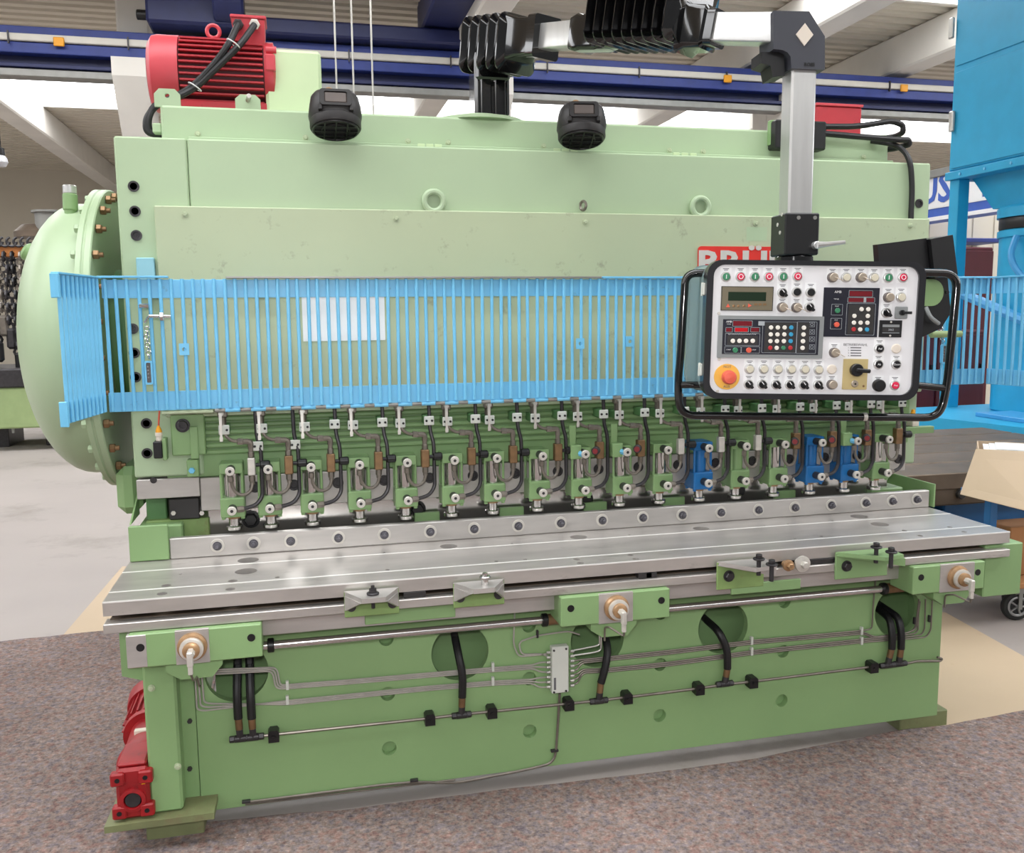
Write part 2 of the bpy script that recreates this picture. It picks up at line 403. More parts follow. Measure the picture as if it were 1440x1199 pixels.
q0, q1 = PY(592, 25, YR-.3), PY(652, 25, YR-.3)
obj('bridge_girder', MB().box(q0.x, q1.x, -8, YR+.1, q0.z-.15, q0.z+.75, .03), 'crane_navy', t)
obj('wheel_box', MB().box(PY(652, 20, YR-.3).x, PY(664, 20, YR-.3).x, YR-.5, YR-.2, b.z+.05, PY(660, 12, YR-.3).z, .03), 'cabinet_blue', t)
# ---- hanging hoist ropes behind the machine
for i, (px, zb) in enumerate(((472, 2.3), (496, 2.3), (523, 2.2))):
    p = PY(px, 80, 5.2)
    o = obj('hoist_rope', MB().cyl((p.x, p.y, zb), (p.x, p.y, ZC-.7), .005, n=8), 'pipe_bright')
    tag(o, 'thin steel hoist rope hanging down behind the green machine', 'rope', 'hoist ropes behind the machine')
# ---- second crane girder with lettering (right, running away)
cx = 9.6; ya, yb = 9.0, 26
def zx(px, py): return PX(px, py, cx).z
t = thing('crane_girder', 'blue and white lettered crane girder beyond the blue filter unit', 'crane girder', (cx, 12, zx(1320, 310)))
zt, zb = zx(1330, 247), zx(1330, 306)
hh = zt-zb
obj('girder_body', MB().box(cx, cx+.5, ya, yb, zb, zt, .02), 'crane_bright', t)
obj('top_rail', MB().box(cx-.05, cx+.55, ya, yb, zt, zt+.12, .01), 'galv', t)
obj('white_stripe', MB().box(cx-.012, cx+.01, ya, yb, zb+hh*.26, zb+hh*.34), 'white', t)
obj('lower_stripe', MB().box(cx-.012, cx+.01, ya, yb, zb-.02, zb+hh*.06), 'white', t)
p = PX(1318, 267, cx)
obj('letter_board', MB().box(cx-.014, cx+.01, p.y-.95, p.y+1.6, p.z-.26, p.z+.26), 'white', t)
lettering('lettering', 'ABUS', .62, 'crane_bright', Matrix.Translation((cx-.02, p.y+.42, p.z)) @ Matrix.Rotation(-math.pi/2, 4, 'Z'), t, bold=.014)
# ---- floor coverings
P0 = lambda x, y: PZ(x, y, 0).to_2d()
fp = [P0(-40, 908), P0(172, 886), (-.44, 5.25), (-.44, 3.2), P0(291, 1158), P0(480, 1142), P0(605, 1127), P0(717, 1112), P0(847, 1096), P0(959, 1085), P0(1064, 1069), P0(1168, 1048), P0(1272, 1029), P0(1330, 1022), P0(1460, 999), (4.6, 3.1), (4.6, -3), (-5, -3), (-5, 5.2)]
fpoly = []
for i, a in enumerate(fp):
    b = fp[(i+1) % len(fp)]; a = Vector(a); b = Vector(b); n = max(1, min(14, int((b-a).length/.12))) if i < 15 else 1
    for k in range(n):
        q = a.lerp(b, k/n); fpoly.append((q.x, q.y+(random.uniform(-.008, .008) if i < 15 else 0)))
o = obj('felt_carpet', MB().plate(fpoly, [], (0, 0, .005), (1, 0, 0), (0, 1, 0), (0, 0, .006)), 'felt')
tag(o, 'mottled greyish pink felt carpet laid in front of the machine', 'carpet')
def board(name, pts, label, z=.0005):
    o = obj(name, MB().plate([tuple(p) for p in pts], [], (0, 0, z), (1, 0, 0), (0, 1, 0), (0, 0, .004)), 'hardboard'); return tag(o, label, 'board', 'hardboard sheets on the floor')
board('hardboard_sheet', [P0(86, 897), P0(172, 797), P0(330, 790), P0(330, 884)], 'tan hardboard sheet on the floor under the tank side of the machine')
board('hardboard_sheet', [P0(1300, 858), P0(1330, 862), P0(1460, 935), P0(1460, 1010), P0(1330, 1030), P0(1300, 1030)], 'tan hardboard sheet on the floor beside the trolley wheel')

# ================================================================== BACKGROUND, LEFT
YL = 13.0
pl = lambda x, y: PY(x, y, YL)
t = thing('machine_bed', 'pale green long machine bed far behind the tank', 'machine', (pl(20, 560).x, YL, 0))
a, b = pl(-60, 547), pl(175, 597)
obj('bed', MB().box(a.x, b.x+.4, YL, YL+1.6, b.z, a.z, .02), 'bg_green', t)
obj('bed_rail', MB().box(a.x, b.x+.4, YL-.02, YL+1.4, a.z, a.z+.25, .02), 'black_steel', t)
for x in (a.x+.3, (a.x+b.x)/2, b.x+.1): obj('leg', MB().box(x-.12, x+.12, YL+.5, YL+1.2, 0, b.z, .01), 'black_steel', t)
obj('drip_pin', MB().cyl((pl(15, 600).x, YL+.1, pl(15, 610).z), (pl(15, 600).x, YL+.1, b.z), .02, n=8), 'galv', t)
t = thing('sling_rack', 'wooden-topped rack hung full of dark lifting chains', 'rack', (pl(10, 500).x, YL+.4, a.z+.25))
za = pl(20, 352).z
YS = YL+.5
obj('beam', MB().box(pl(-80, 350).x, pl(75, 350).x, YS-.08, YS+.08, za-.06, za+.1, .01), 'orange_wood', t)
for x in (pl(-75, 350).x, pl(72, 350).x): obj('post', MB().box(x-.06, x+.06, YS, YS+.12, a.z+.2, za), 'black_steel', t)
for i in range(13):
    x = pl(-62+i*10, 400).x; m = MB(); z = za-.05; k = 0; zend = pl(0, 470+random.uniform(-30, 30)).z
    while z > zend:
        m.torus((x+random.uniform(-.02, .02), YS-.12, z), (0, 1, 0) if k % 2 else (1, 0, 0), .055, .02, n=8, k=5); z -= .085; k += 1
    m.box(x-.06, x+.06, YS-.17, YS-.08, zend-.28, zend, .03)
    obj('chain_sling', m, ['black_steel', 'black', 'pipe'][i % 3], t)
    obj('hook', MB().torus((x, YS-.1, za+.14), (0, 1, 0), .06, .018, n=10, k=6, a0=0, a1=4.4), 'black_steel', t)
t = thing('extraction_hood', 'dull conical hood with a short round neck above the chain rack', 'hood', (pl(20, 320).x, YL+1.4, pl(20, 322).z))
zh = pl(20, 322).z; xc = pl(18, 300).x; wd = pl(64, 320).x-xc
obj('cone', MB().lathe([(wd, 0), (wd, .08), (.28, pl(20, 303).z-zh), (.26, pl(20, 303).z-zh+.01)], (xc, YL+1.4, zh), (0, 0, 1), 28), 'steel_old', t)
xn = pl(37, 300).x
obj('neck', MB().lathe([(.2, -.12), (.2, pl(20, 285).z-zh), (.24, pl(20, 285).z-zh), (.24, pl(20, 284).z-zh+.02)], (xn, YL+1.2, zh), (0, 0, 1), 20), 'galv', t)
obj('stand_post', MB().box(xc+wd*.75, xc+wd*.85, YL+1.6, YL+1.72, 0, zh+.03), 'bg_green', t)
p = PY(2, 221, 12)
t = thing('pendant_lamp', 'small clear pendant lamp with a black cap near the rear wall', 'lamp', (p.x, p.y, p.z))
obj('cap', MB().lathe([(.015, .11), (.035, .1), (.045, .03), (.03, .025)], p, (0, 0, 1), 16), 'black', t)
obj('globe', MB().lathe([(.03, .025), (.06, -.01), (.07, -.06), (.04, -.11), (0, -.12)], p, (0, 0, 1), 16), 'cable_clear', t)
obj('rod', MB().cyl((p.x, p.y, p.z+.1), (p.x, p.y, ZC-.02), .006, n=8), 'black', t)

# ================================================================== BACKGROUND, RIGHT
XD = 6.5
fu = lambda x, y: PX(x, y, XD)
t = thing('filter_unit', 'tall bright blue dust filter cabinet on legs with a hopper', 'filter unit', (XD+.8, 6.4, 0))
c0 = PX(1333, 243, XD); yF = c0.y; zB = c0.z; yN = yF-2.4
obj('body', MB().box(XD, XD+2.2, yN, yF, zB, zB+3.6, .02), 'cabinet_blue', t)
zj = PX(1336, 99, XD).z; zj2 = PX(1336, 104, XD).z
obj('panel', MB().box(XD-.012, XD+.01, yN+.05, yF-.05, zB+.03, zj2-.012, .004), 'cabinet_blue', t)
obj('panel', MB().box(XD-.012, XD+.01, yN+.05, yF-.05, zj+.012, zB+3.5, .004), 'cabinet_blue', t)
for py in (40, 171):
    p = PX(1342, py, XD)
    obj('latch', MB().box(XD-.05, XD-.012, p.y-.03, p.y+.03, p.z-.1, p.z+.1, .01), 'pipe_bright', t)
obj('bottom_flange', MB().box(XD-.02, XD+2.22, yN, yF+.02, zB-.08, zB, .005), 'cabinet_blue', t)
for x in (XD+.08, XD+2.1):
    for y in (yN+.1, yF-.08):
        obj('leg', MB().box(x-.065, x+.065, y-.065, y+.065, 0, zB-.08, .006), 'cabinet_blue', t)
hz0 = PX(1408, 300, XD+.6).z
hp = MB(); cxh, cyh = XD+.55, yF-.72
vs = [(XD+.16, yN+.02, zB-.08), (XD+2.1, yN+.02, zB-.08), (XD+2.1, yF-.16, zB-.08), (XD+.16, yF-.16, zB-.08)]
vs += [(cxh-.33, cyh-.33, hz0), (cxh+.33, cyh-.33, hz0), (cxh+.33, cyh+.33, hz0), (cxh-.33, cyh+.33, hz0)]
hp.add(vs, [(0, 1, 5, 4), (1, 2, 6, 5), (2, 3, 7, 6), (3, 0, 4, 7), (4, 5, 6, 7), (3, 2, 1, 0)])
obj('hopper', hp, 'cabinet_blue', t)
bm_ = mesh('flange_bolt', MB().hexa((0, 0, 0), (-.012, 0, 0), .014), 'guard_blue')
for k in range(7): inst('flange_bolt', bm_, (XD-.02, yF-.2-k*.33, zB-.04), t)
t2 = thing('dust_drum', 'light blue collecting drum with a black clamp ring under the hopper', 'drum', (cxh, cyh, .75))
obj('drum_body', MB().lathe([(.38, 0), (.4, .02), (.4, hz0-1.05), (.42, hz0-1.04), (.42, hz0-.98), (.4, hz0-.97)], (cxh, cyh, .75), (0, 0, 1), 36), 'cabinet_blue', t2)
obj('clamp_ring', MB().lathe([(.405, 0), (.41, .01), (.41, .1), (.405, .11)], (cxh, cyh, hz0-.215), (0, 0, 1), 36), 'black', t2)
obj('lid', MB().lathe([(.43, 0), (.43, .09), (.41, .105)], (cxh, cyh, hz0-.105), (0, 0, 1), 36), 'cabinet_blue', t2)
obj('lifting_hose', MB().tube([(cxh-.43, cyh-.1, hz0-.3), (cxh-.55, cyh-.15, hz0-.5), (cxh-.5, cyh-.3, hz0-.72), (cxh-.3, cyh-.42, hz0-.66), (cxh, cyh-.44, hz0-.55)], .03, fil=.15), 'guard_dark', t2)
t3 = t
obj('deck', MB().prism([(XD-.9, yF-.1), (XD-.35, yN-.1), (XD+2.2, yN-.1), (XD+2.2, yF+.1)], (0, 0, .63), (1, 0, 0), (0, 1, 0), (0, 0, .12)), 'cabinet_blue', t3)
obj('foot_plate', MB().box(XD-.3, XD+.1, yN+.25, yF-.9, .75, .79, .005), 'guard_dark', t3)
for x, y in ((XD-.2, yF-.3), (XD+.1, yN+.2), (XD+2, yN+.2), (XD+2, yF-.2)): obj('leg', MB().box(x-.06, x+.06, y-.06, y+.06, 0, .63), 'guard_dark', t3)
obj('stay', MB().tube([(XD+.05, yF-.25, 1.9), (XD+.1, yN+.2, 1.25)], .05, n=8), 'guard_dark', t)
# burgundy cabinets
def cabinet(px0, px1, pyt, Y, label, deep=.7):
    a, b = PY(px0, pyt, Y), PY(px1, pyt, Y)
    t = thing('steel_cabinet', label, 'cabinet', ((a.x+b.x)/2, Y, 0), 'burgundy cabinets')
    obj('body', MB().box(a.x, b.x, Y, Y+deep, .08, a.z, .02), 'burgundy', t)
    obj('plinth', MB().box(a.x+.03, b.x-.03, Y+.03, Y+deep-.02, 0, .08), 'black', t)
    n = max(1, round((b.x-a.x)/.55)); w_ = (b.x-a.x)/n
    for k in range(n):
        d = obj('door', MB().box(a.x+k*w_+.015, a.x+(k+1)*w_-.015, Y-.02, Y+.005, .12, a.z-.05, .006), 'burgundy', t)
        obj('handle', MB().box(a.x+(k+1)*w_-.09, a.x+(k+1)*w_-.06, Y-.045, Y-.02, 1.0, 1.15, .005), 'black', d)
    return t
cabinet(1340, 1398, 347, 10.2, 'tall burgundy steel cabinet behind the blue cabinet leg')
cabinet(1245, 1388, 466, 8.5, 'lower burgundy steel cabinet behind the right end of the shear')
t = thing('wall_cupboard', 'pale cream wall cupboard under the lettered crane girder', 'cupboard', (PY(1370, 330, 13).x, 13, 0))
a, b = PY(1300, 292, 13), PY(1440, 292, 13)
obj('body', MB().box(a.x, b.x+1.5, 13, 13.6, 0, PY(1370, 268, 13).z, .02), 'wall_cream', t)
for k in range(6): obj('door', MB().box(a.x+.1+k*.42, a.x+.49+k*.42, 12.98, 13.0, .1, PY(1370, 275, 13).z, .005), 'wall_cream', t)
obj('tool_shelf', MB().box(PY(1345, 338, 12.6).x, PY(1400, 338, 12.6).x, 12.4, 12.98, PY(1370, 342, 12.6).z, PY(1370, 336, 12.6).z, .01), 'crane_blue', t)
# T-slot plate table on the right
ZT = .78; ta = PZ(1282, 640, ZT); tb = PZ(1375, 667, ZT); u = (tb-ta).normalized(); 
tc_ = PZ(1345, 613, ZT)
x0 = 3.35; yt0 = PZ(1400, 662, ZT).y; yt1 = yt0+1.75
t = thing('clamping_table', 'brown steel T-slot clamping table behind the right end of the shear', 'table', (4.6, yt0+.9, 0))
ns = 5; wS = (yt1-yt0)/ns
for k in range(ns):
    obj('slot_bar', MB().box(x0, x0+2.15, yt0+k*wS+.012, yt0+(k+1)*wS-.012, ZT-.1, ZT, .006), 'steel_old', t)
obj('base', MB().box(x0+.01, x0+2.14, yt0+.02, yt1-.02, ZT-.2, ZT-.09, .01), 'steel_old', t)
for k in range(3):
    p = (x0+.5+k*.72, yt0+.02, ZT-.13); obj('plug', MB().cyl(p, (p[0], p[1]-.03, p[2]), .03, n=14, c=.005), 'black_steel', t)
for x in (x0+.25, x0+1.95):
    for y in (yt0+.2, yt1-.2): obj('leg', MB().box(x-.1, x+.1, y-.1, y+.1, 0, ZT-.2, .01), 'crane_bright', t)
# blue crates under the table
for k, (px, py, Y, wd, hgt) in enumerate(((1318, 722, 4.85, .18, .17), (1358, 726, 4.85, .32, .2), (1424, 730, 4.85, .34, .2))):
    p = PY(px, py, Y); m = MB(); x, y = p.x, Y
    m.box(x-wd/2, x+wd/2, y, y+.35, .30, .32); zt = .30+hgt
    for q in ((x-wd/2, x-wd/2+.015, y, y+.35), (x+wd/2-.015, x+wd/2, y, y+.35), (x-wd/2, x+wd/2, y, y+.015), (x-wd/2, x+wd/2, y+.335, y+.35)): m.box(*q, .30, zt)
    m.box(x-wd/2-.01, x+wd/2+.01, y-.01, y+.012, zt-.03, zt)
    o = tag(obj('plastic_crate', m, 'blue_cyl'), ['small blue plastic crate next to the clamping table leg', 'wide blue plastic crate under the clamping table', 'blue plastic crate behind the brown carton'][k], 'crate', 'blue crates under the table')
o = tag(obj('low_shelf', MB().box(3.75, 5.2, 4.75, 5.3, .26, .30).box(3.8, 3.9, 4.8, 5.2, 0, .265).box(5.05, 5.15, 4.8, 5.2, 0, .265), 'black_steel'), 'dark low shelf carrying the blue crates', 'shelf')
# trolley with cardboard box
p = PZ(1421, 872, 0); Yw = p.y
t = thing('trolley', 'flat trolley with grey spoked rubber wheels and a blue post beside the shear', 'trolley', (p.x+.3, Yw+.2, 0))
zt = PY(1430, 795, Yw-.1).z
rw = .085
ax = p.x+.03
obj('platform', MB().box(p.x-.36, p.x+1.2, Yw-.1, Yw+.2, .215, .25, .006), 'cardboard_brown', t)
for x, y in ((ax, Yw), (ax+.95, Yw), (ax+.125, Yw+.13), (ax+.95, Yw+.13)):
    w_ = obj('wheel', MB().torus((x, y, rw), (.25, 1, 0), rw-.022, .022, n=28, k=10).cyl((x-.004, y-.016, rw), (x+.004, y+.016, rw), rw-.03, n=24), 'tyre', t)
    m = MB().torus((x-.004, y-.018, rw), (.25, 1, 0), .052, .008, n=24, k=6)
    for k in range(5):
        a = k*2*math.pi/5; m.tube([(x-.005, y-.02, rw), (x-.005+math.cos(a)*.05, y-.02-.25*math.cos(a)*.05, rw+math.sin(a)*.05)], .006, n=5)
    obj('rim', m, 'rim', w_)
    obj('fork', MB().box(x-.035, x+.035, y-.035, y+.035, .16, .215, .005).box(x-.012, x+.012, y-.034, y-.028, .07, .17), 'galv', t)
# brown carton on trolley, and the light carton on the table corner
p = PY(1413, 790, Yw+.05)
m = MB().box(p.x, p.x+.5, Yw+.02, Yw+.2, .252, PY(1413, 740, Yw+.05).z, .004)
t_ = tag(obj('brown_carton', m, 'cardboard_brown'), 'closed brown carton standing on the flat trolley', 'box')
xs_ = PY(1393, 722, 4.2).x
obj('post', MB().box(xs_-.025, xs_+.025, 4.175, 4.225, .25, .715, .004), 'blue_cyl', t)
obj('top_plate', MB().box(xs_-.1, xs_+.4, 4.04, 4.33, .715, .735, .004), 'blue_cyl', t)
t = thing('open_carton', 'open light cardboard carton with a wide flap and white papers', 'box', (3.75, 4.2, .735))
KA = Matrix.Translation((3.56, 4.06, 0)) @ Matrix.Rotation(math.radians(-40), 4, 'Z')
m = MB().box(0, .5, 0, .36, .737, .745)
for q in ((0, .006, 0, .36), (.494, .5, 0, .36), (0, .5, 0, .006), (0, .5, .354, .36)): m.box(*q, .74, 1.0)
obj('carton_body', m.xf(KA), 'cardboard', t)
a = KA @ Vector((-.01, -.002, 1.0)); d = KA @ Vector((.52, -.002, 1.0)); b = PD(1350, 695, (a-CAM).dot(_f)-.10); c = PD(1465, 724, (d-CAM).dot(_f)-.10)
m = MB(); n_ = (b-a).cross(d-a).normalized()*.005
vs = [a, b, c, d]; vs += [p_+n_ for p_ in vs]
m.add(vs, [(0, 1, 2, 3), (7, 6, 5, 4), (0, 4, 5, 1), (1, 5, 6, 2), (2, 6, 7, 3), (3, 7, 4, 0)]); obj('flap', m, 'cardboard', t)
for k in range(3): obj('paper_sheet', MB().box(.03+.03*k, .42+.02*k, .02+.02*k, .32, .985+.006*k, .989+.006*k).xf(KA), 'paper', t)
# ================================================================== THE SHEAR
TZ = .88                      # table top
YB = 3.36                     # front of the bolted bar on the table
YRAM = 3.455                  # face of the ram
YF = 3.44                     # front of the side frames and upper beam
YP = 3.05                     # lower apron panel
SH = thing('guillotine_shear', 'large green hydraulic guillotine shear with a steel table and many hold-down cylinders', 'shear', (1.07, 3.7, 0))
XL, XR = PY(159, 190, YF).x, PY(1310, 230, YF).x
ZTOP = PY(700, 209, YF).z
xs = PY(265, 240, YF).x
zlow = PY(190, 672, YF).z
# frames
f = obj('side_frame', MB().box(XL, xs-.002, YF, 4.35, zlow, ZTOP, .006), 'green_upper_lit', SH)
boltm = mesh('socket_screw', MB().lathe([(.019, 0), (.019, .004), (.0125, .0045), (.012, .0015), (.0115, -.004), (.006, -.0045), (.006, -.008), (0, -.008)], (0, 0, 0), (0, -1, 0), 18), 'black_steel')
for px, py in ((188, 262), (190, 297), (192, 331), (187, 462), (189, 496), (191, 530), (206, 595), (207, 637)):
    p = PY(px, py, YF); inst('socket_screw', boltm, p, f)
obj('throat_web', MB().box(XL+.02, XL+.2, 3.9, 4.35, .7, zlow+.01, .006), 'green', SH)
xl_g = PY(238, 760, YB).x
f = obj('side_frame', MB().box(-.585, -.43, 3.42, 4.35, .70, PY(200, 740, 3.42).z, .006).box(-.47, -.43, 3.46, 4.3, .09, .71), 'green', SH)
obj('end_plate', MB().box(PY(181, 760, YB-.005).x, xl_g-.002, YB-.006, YB+.012, TZ+.002, PY(200, 739, YB).z, .003), 'green', SH)
a = PY(181, 739, YB)
obj('gusset', MB().prism([(YB+.012, a.z), (YB+.2, a.z), (YB+.2, a.z+.075)], (a.x, 0, 0), (0, 1, 0), (0, 0, 1), (.006, 0, 0)), 'green', SH)
# right frame
f = obj('side_frame', MB().box(XR-.10, XR, YF+.02, 4.35, PY(1290, 652, YF).z, ZTOP-.001, .006), 'green_upper_lit', SH)
p = PY(1292, 286, YF); inst('socket_screw', boltm, p, f)
obj('side_frame', MB().box(XR-.22, XR-.05, 3.46, 4.35, .09, .955, .006), 'green', SH)
obj('throat_web', MB().box(XR-.2, XR-.02, 3.9, 4.35, .9, 1.2, .006), 'green', SH)
pe = PY(1320, 683, 3.40)
obj('end_plate', MB().box(2.722, 2.73, YB-.01, 3.75, TZ, .985, .002), 'green', SH)
# upper beam
ub = obj('upper_beam', MB().box(xs, XR-.001, YF, 4.35, 1.40, ZTOP, .006), 'green_upper_lit', SH)
def eye(px, py, y, R, r, m, parent, axis=(0, 1, 0)):
    p = PY(px, py, y); return obj('lifting_eye', MB().torus(p, axis, R, r, n=28, k=10), m, parent)
eye(610, 283, YF-.014, .036, .0115, 'green_upper_lit', ub); eye(985, 291, YF-.014, .036, .0115, 'green_upper_lit', ub)
# ledge on top
ZL0 = ZTOP; YE = 3.56
xe0, xe1 = PY(226, 170, YE).x, PY(1250, 210, YE).x; zl1 = PY(700, 167, YE).z
lg = obj('top_ledge', MB().box(xe0, xe1, YE, 4.3, ZTOP+.001, zl1, .008), 'green_upper_lit', SH)
obj('ledge_flange', MB().box(PY(265, 190, YE-.02).x, xe1, YE-.035, YE-.001, ZTOP+.001, ZTOP+.022, .002), 'green_upper_lit', SH)
sm = mesh('hex_screw', MB().hexa((0, 0, 0), (0, -.008, 0), .0085, c=.002).cyl((0, 0, 0), (0, -.003, 0), .0115), 'green_cover')
for px in (277, 430, 575, 632, 767, 819, 945, 993, 1220):
    p = PY(px, 190+(px-277)*.0335, YE-.036); inst('hex_screw', sm, (p.x, YE-.008, ZTOP+.036), lg)
tm = mesh('hinge_tab', MB().box(-.014, .014, -.004, 0, -.011, .011, .001), 'green_pale')
for px in (592, 604, 616, 783, 795, 807, 951, 963, 975): inst('hinge_tab', tm, (PY(px, 200, YE-.036).x, YE-.0352, ZTOP+.013), lg)
def ear(px, py, w_, h, y=YE+.02, hole=True, pin=False):
    p = PY(px, py, y); poly = [(-w_/2, -h), (w_/2, -h), (w_/2, h*.4), (w_*.3, h), (-w_*.3, h), (-w_/2, h*.4)]
    e = obj('lug', MB().plate(poly, [circ(0, h*.25, .008, 14)], (p.x, y, zl1+h-.005), (1, 0, 0), (0, 0, 1), (0, -.012, 0)), 'green_upper_lit', lg)
    if pin: obj('pin', MB().cyl((p.x, y+.02, zl1+h*1.25), (p.x+.006, y-.045, zl1+h*1.4), .009, n=12, c=.002), 'nickel', e)
    return e
ear(236, 143, .09, .032); ear(349, 150, .09, .028, pin=True)
q = PY(222, 168, YE+.02)
obj('ledge_end', MB().box(q.x-.02, xe0, YE+.015, YE+.06, ZTOP+.04, ZTOP+.075, .004), 'green_upper_lit', lg)
rp = PY(690, 165, 3.7)
obj('arm_socket', MB().lathe([(.19, 0), (.19, .012), (.12, .014), (.115, .03), (.09, .032)], (PY(672, 165, 3.72).x, 3.72, zl1), (0, 0, 1), 32), 'green_upper_lit', lg)
# cover plate
YC = YF-.028
cv = obj('cover_plate', MB().box(PY(216, 288, YC).x, PY(1308, 306, YC).x, YC, YF-.001, PY(300, 585, YC).z, PY(700, 297, YC).z, .004), 'green_cover', SH)
for px, py in ((260, 301), (557, 307), (823, 312), (1063, 314), (1280, 317)):
    p = PY(px, py, YC); inst('hex_screw', sm, p, cv)
obj('lifting_eye', MB().torus(PY(820, 289, YC+.015), (.9, .4, 0), .017, .0055, n=20, k=8), 'pipe', cv)
a, b = PY(1050, 319, YC), PY(1078, 339, YC)
obj('touched_up_patch', MB().box(a.x, b.x, YC-.0006, YC+.001, b.z, a.z), 'green_upper_lit', cv)
a, b = PY(424, 413, YC-.002), PY(542, 478, YC-.002)
obj('white_notice', MB().box(a.x, b.x, YC-.0025, YC-.0003, b.z, a.z), 'paper', SH)
a, b = PY(191, 362, YF-.03), PY(218, 388, YF-.03)
obj('limit_plate', MB().box(a.x, b.x, YF-.034, YF-.001, b.z-.06, a.z, .003), 'pale_blue', SH)
# name sign
a, b = PY(982, 346, YC-.006), PY(1122, 372, YC-.006)
zc_ = a.z
sg = obj('name_sign', MB().prism(rrect(a.x, b.x, zc_-.13, zc_, .014), (0, YC-.001, 0), (1, 0, 0), (0, 0, 1), (0, -.006, 0)), 'sign_red', SH, label='red name sign with pale outlined letters')
lettering('lettering', 'BRÜN', .125, 'sign_grey', Matrix.Translation((PY(1050, 360, YC).x, YC-.0085, zc_-.068)), sg, bold=.004, sx=1.35, ext=.0012)
# ---- ram zone
zr0 = PY(320, 669, YRAM).z
rm = obj('ram', MB().box(PY(232, 620, YRAM).x, XR-.04, YRAM, YRAM+.25, zr0, 1.45, .004), 'green', SH)
for k in range(8):
    z = 1.245+k*.0245
    obj('ram_rail', MB().box(PY(240, 600, YRAM).x+.02*(k % 2), XR-.06-.03*(k % 3), YRAM-.016, YRAM+.001, z, z+.0185, .005), 'green', rm)
zs0, zs1 = PY(240, 699, YRAM-.01).z, PY(240, 672, YRAM-.01).z
xa = PY(282, 690, YRAM-.01).x
st = obj('blade_strip', MB().box(XL+.005, xa-.001, YRAM-.022, YRAM+.1, zs0, zs1, .002), 'steel', SH)
st2 = obj('blade_strip', MB().box(xa, XR-.06, YRAM-.012, YRAM+.1, 1.035, zr0-.001, .002), 'steel', SH)
obj('upper_blade', MB().prism([(xa+.02, 1.06), (xa+.02, .93), (XR-.12, .905), (XR-.12, 1.045)], (0, YRAM+.03, 0), (1, 0, 0), (0, 0, 1), (0, .05, 0)), 'chrome', SH)
hb = mesh('socket_bolt', MB().lathe([(.021, 0), (.021, .006), (.019, .009), (.012, .009), (.011, .004), (0, .004)], (0, 0, 0), (0, -1, 0), 20), 'black_steel')
p = PY(216, 675, YRAM-.022); inst('socket_bolt', hb, p, st).scale = (.55, .55, .55)
HX = [330, 381.7, 440, 506, 570.7, 635, 692.7, 755, 813, 870, 925.7, 981.7, 1033, 1086, 1136.7, 1185, 1228.3]
YH = 3.405
HXW = [PY(x, 742-(x-330)*.062, YH).x for x in HX]
for i in range(len(HXW)-1):
    x = (HXW[i]+HXW[i+1])/2+.012; inst('socket_bolt', hb, (x, YRAM-.012, 1.115), st2)
inst('socket_bolt', hb, (XR-.1, YRAM-.012, 1.09), st2)
hm_ = mesh('hex_bolt', MB().hexa((0, 0, 0), (0, -.025, 0), .026, c=.004).cyl((0, 0, 0), (0, -.006, 0), .034, n=20), 'black')
for i in (0, 4, 8, 12): inst('hex_bolt', hm_, (HXW[i]+.055, YRAM+.03, .985), st2)
# beam under the blade
obj('lower_beam', MB().box(-.30, XR-.14, 3.47, 3.7, .60, .91, .005), 'steel_old', SH)
obj('throat_shade_block', MB().box(XL+.01, XL+.07, 3.6, 3.9, .9, 1.15), 'green_deep', SH)  # dark block added to give the gap under the tank saddle its shade
tabm = mesh('back_tab', MB().box(-.05, .05, -.01, .01, -.02, .02, .002), 'green')
for i in (4, 6, 8, 10, 13): inst('back_tab', tabm, (HXW[i]+.09, 3.46, .955), SH)
# left ram end: bracket, big bolt, sensor
p = PY(257, 598, YRAM-.02)
obj('bracket_block', MB().box(PY(240, 600, YRAM-.04).x, PY(288, 600, YRAM-.04).x, YRAM-.045, YRAM-.003, PY(260, 640, YRAM-.04).z, PY(260, 582, YRAM-.04).z, .004), 'green', rm)
inst('big_bolt', mesh('big_bolt', MB().cyl((0, 0, 0), (0, -.006, 0), .025, n=24).lathe([(.019, .006), (.019, .02), (.0165, .022), (.009, .022), (.009, .014), (0, .014)], (0, 0, 0), (0, -1, 0), 20), 'black_steel'), PY(257, 598, YRAM-.045), rm)
a, b = PY(266, 600, YRAM-.055), PY(280, 645, YRAM-.055)
obj('strap', MB().box(a.x, b.x, YRAM-.053, YRAM-.045, b.z, a.z, .002), 'green', rm)
a, b = PY(262, 647, YRAM-.06), PY(280, 670, YRAM-.06)
e = obj('switch_block', MB().box(a.x, b.x, YRAM-.06, YRAM-.01, b.z, a.z, .003), 'green', rm)
obj('blue_screw', MB().hexa(PY(270, 661, YRAM-.06), PY(270, 661, YRAM-.06)+V3(0, -.012, 0), .0115, c=.002), 'guard_blue', e)
a, b = PY(215, 621, YF-.05), PY(229, 644, YF-.05)
s_ = obj('position_sensor', MB().box(a.x, b.x, YF-.055, YF-.002, b.z, a.z, .003), 'black', SH, label='black position sensor with yellow plug')
obj('sensor_plate', MB().box(b.x, PY(234, 630, YF-.05).x, YF-.05, YF-.001, b.z-.008, a.z+.01, .002), 'green', s_)
p = PY(224, 620, YF-.035)
obj('connector', MB().cyl(p, p+V3(0, 0, .02), .011, n=12, c=.002).cyl(p+V3(0, 0, .02), p+V3(0, 0, .032), .013, n=12), 'cap_beige', s_)
obj('plug', MB().lathe([(.011, 0), (.011, .008), (.006, .02), (.004, .026)], p+V3(0, 0, .03), (0, 0, 1), 12), 'plug_yellow', s_)
obj('lead', MB().tube([p+V3(0, 0, .05), p+V3(.004, 0, .09), p+V3(.012, .01, .16)], .003), 'btn_orange', s_)
a, b = PY(237, 700, 3.47), PY(282, 728, 3.47)
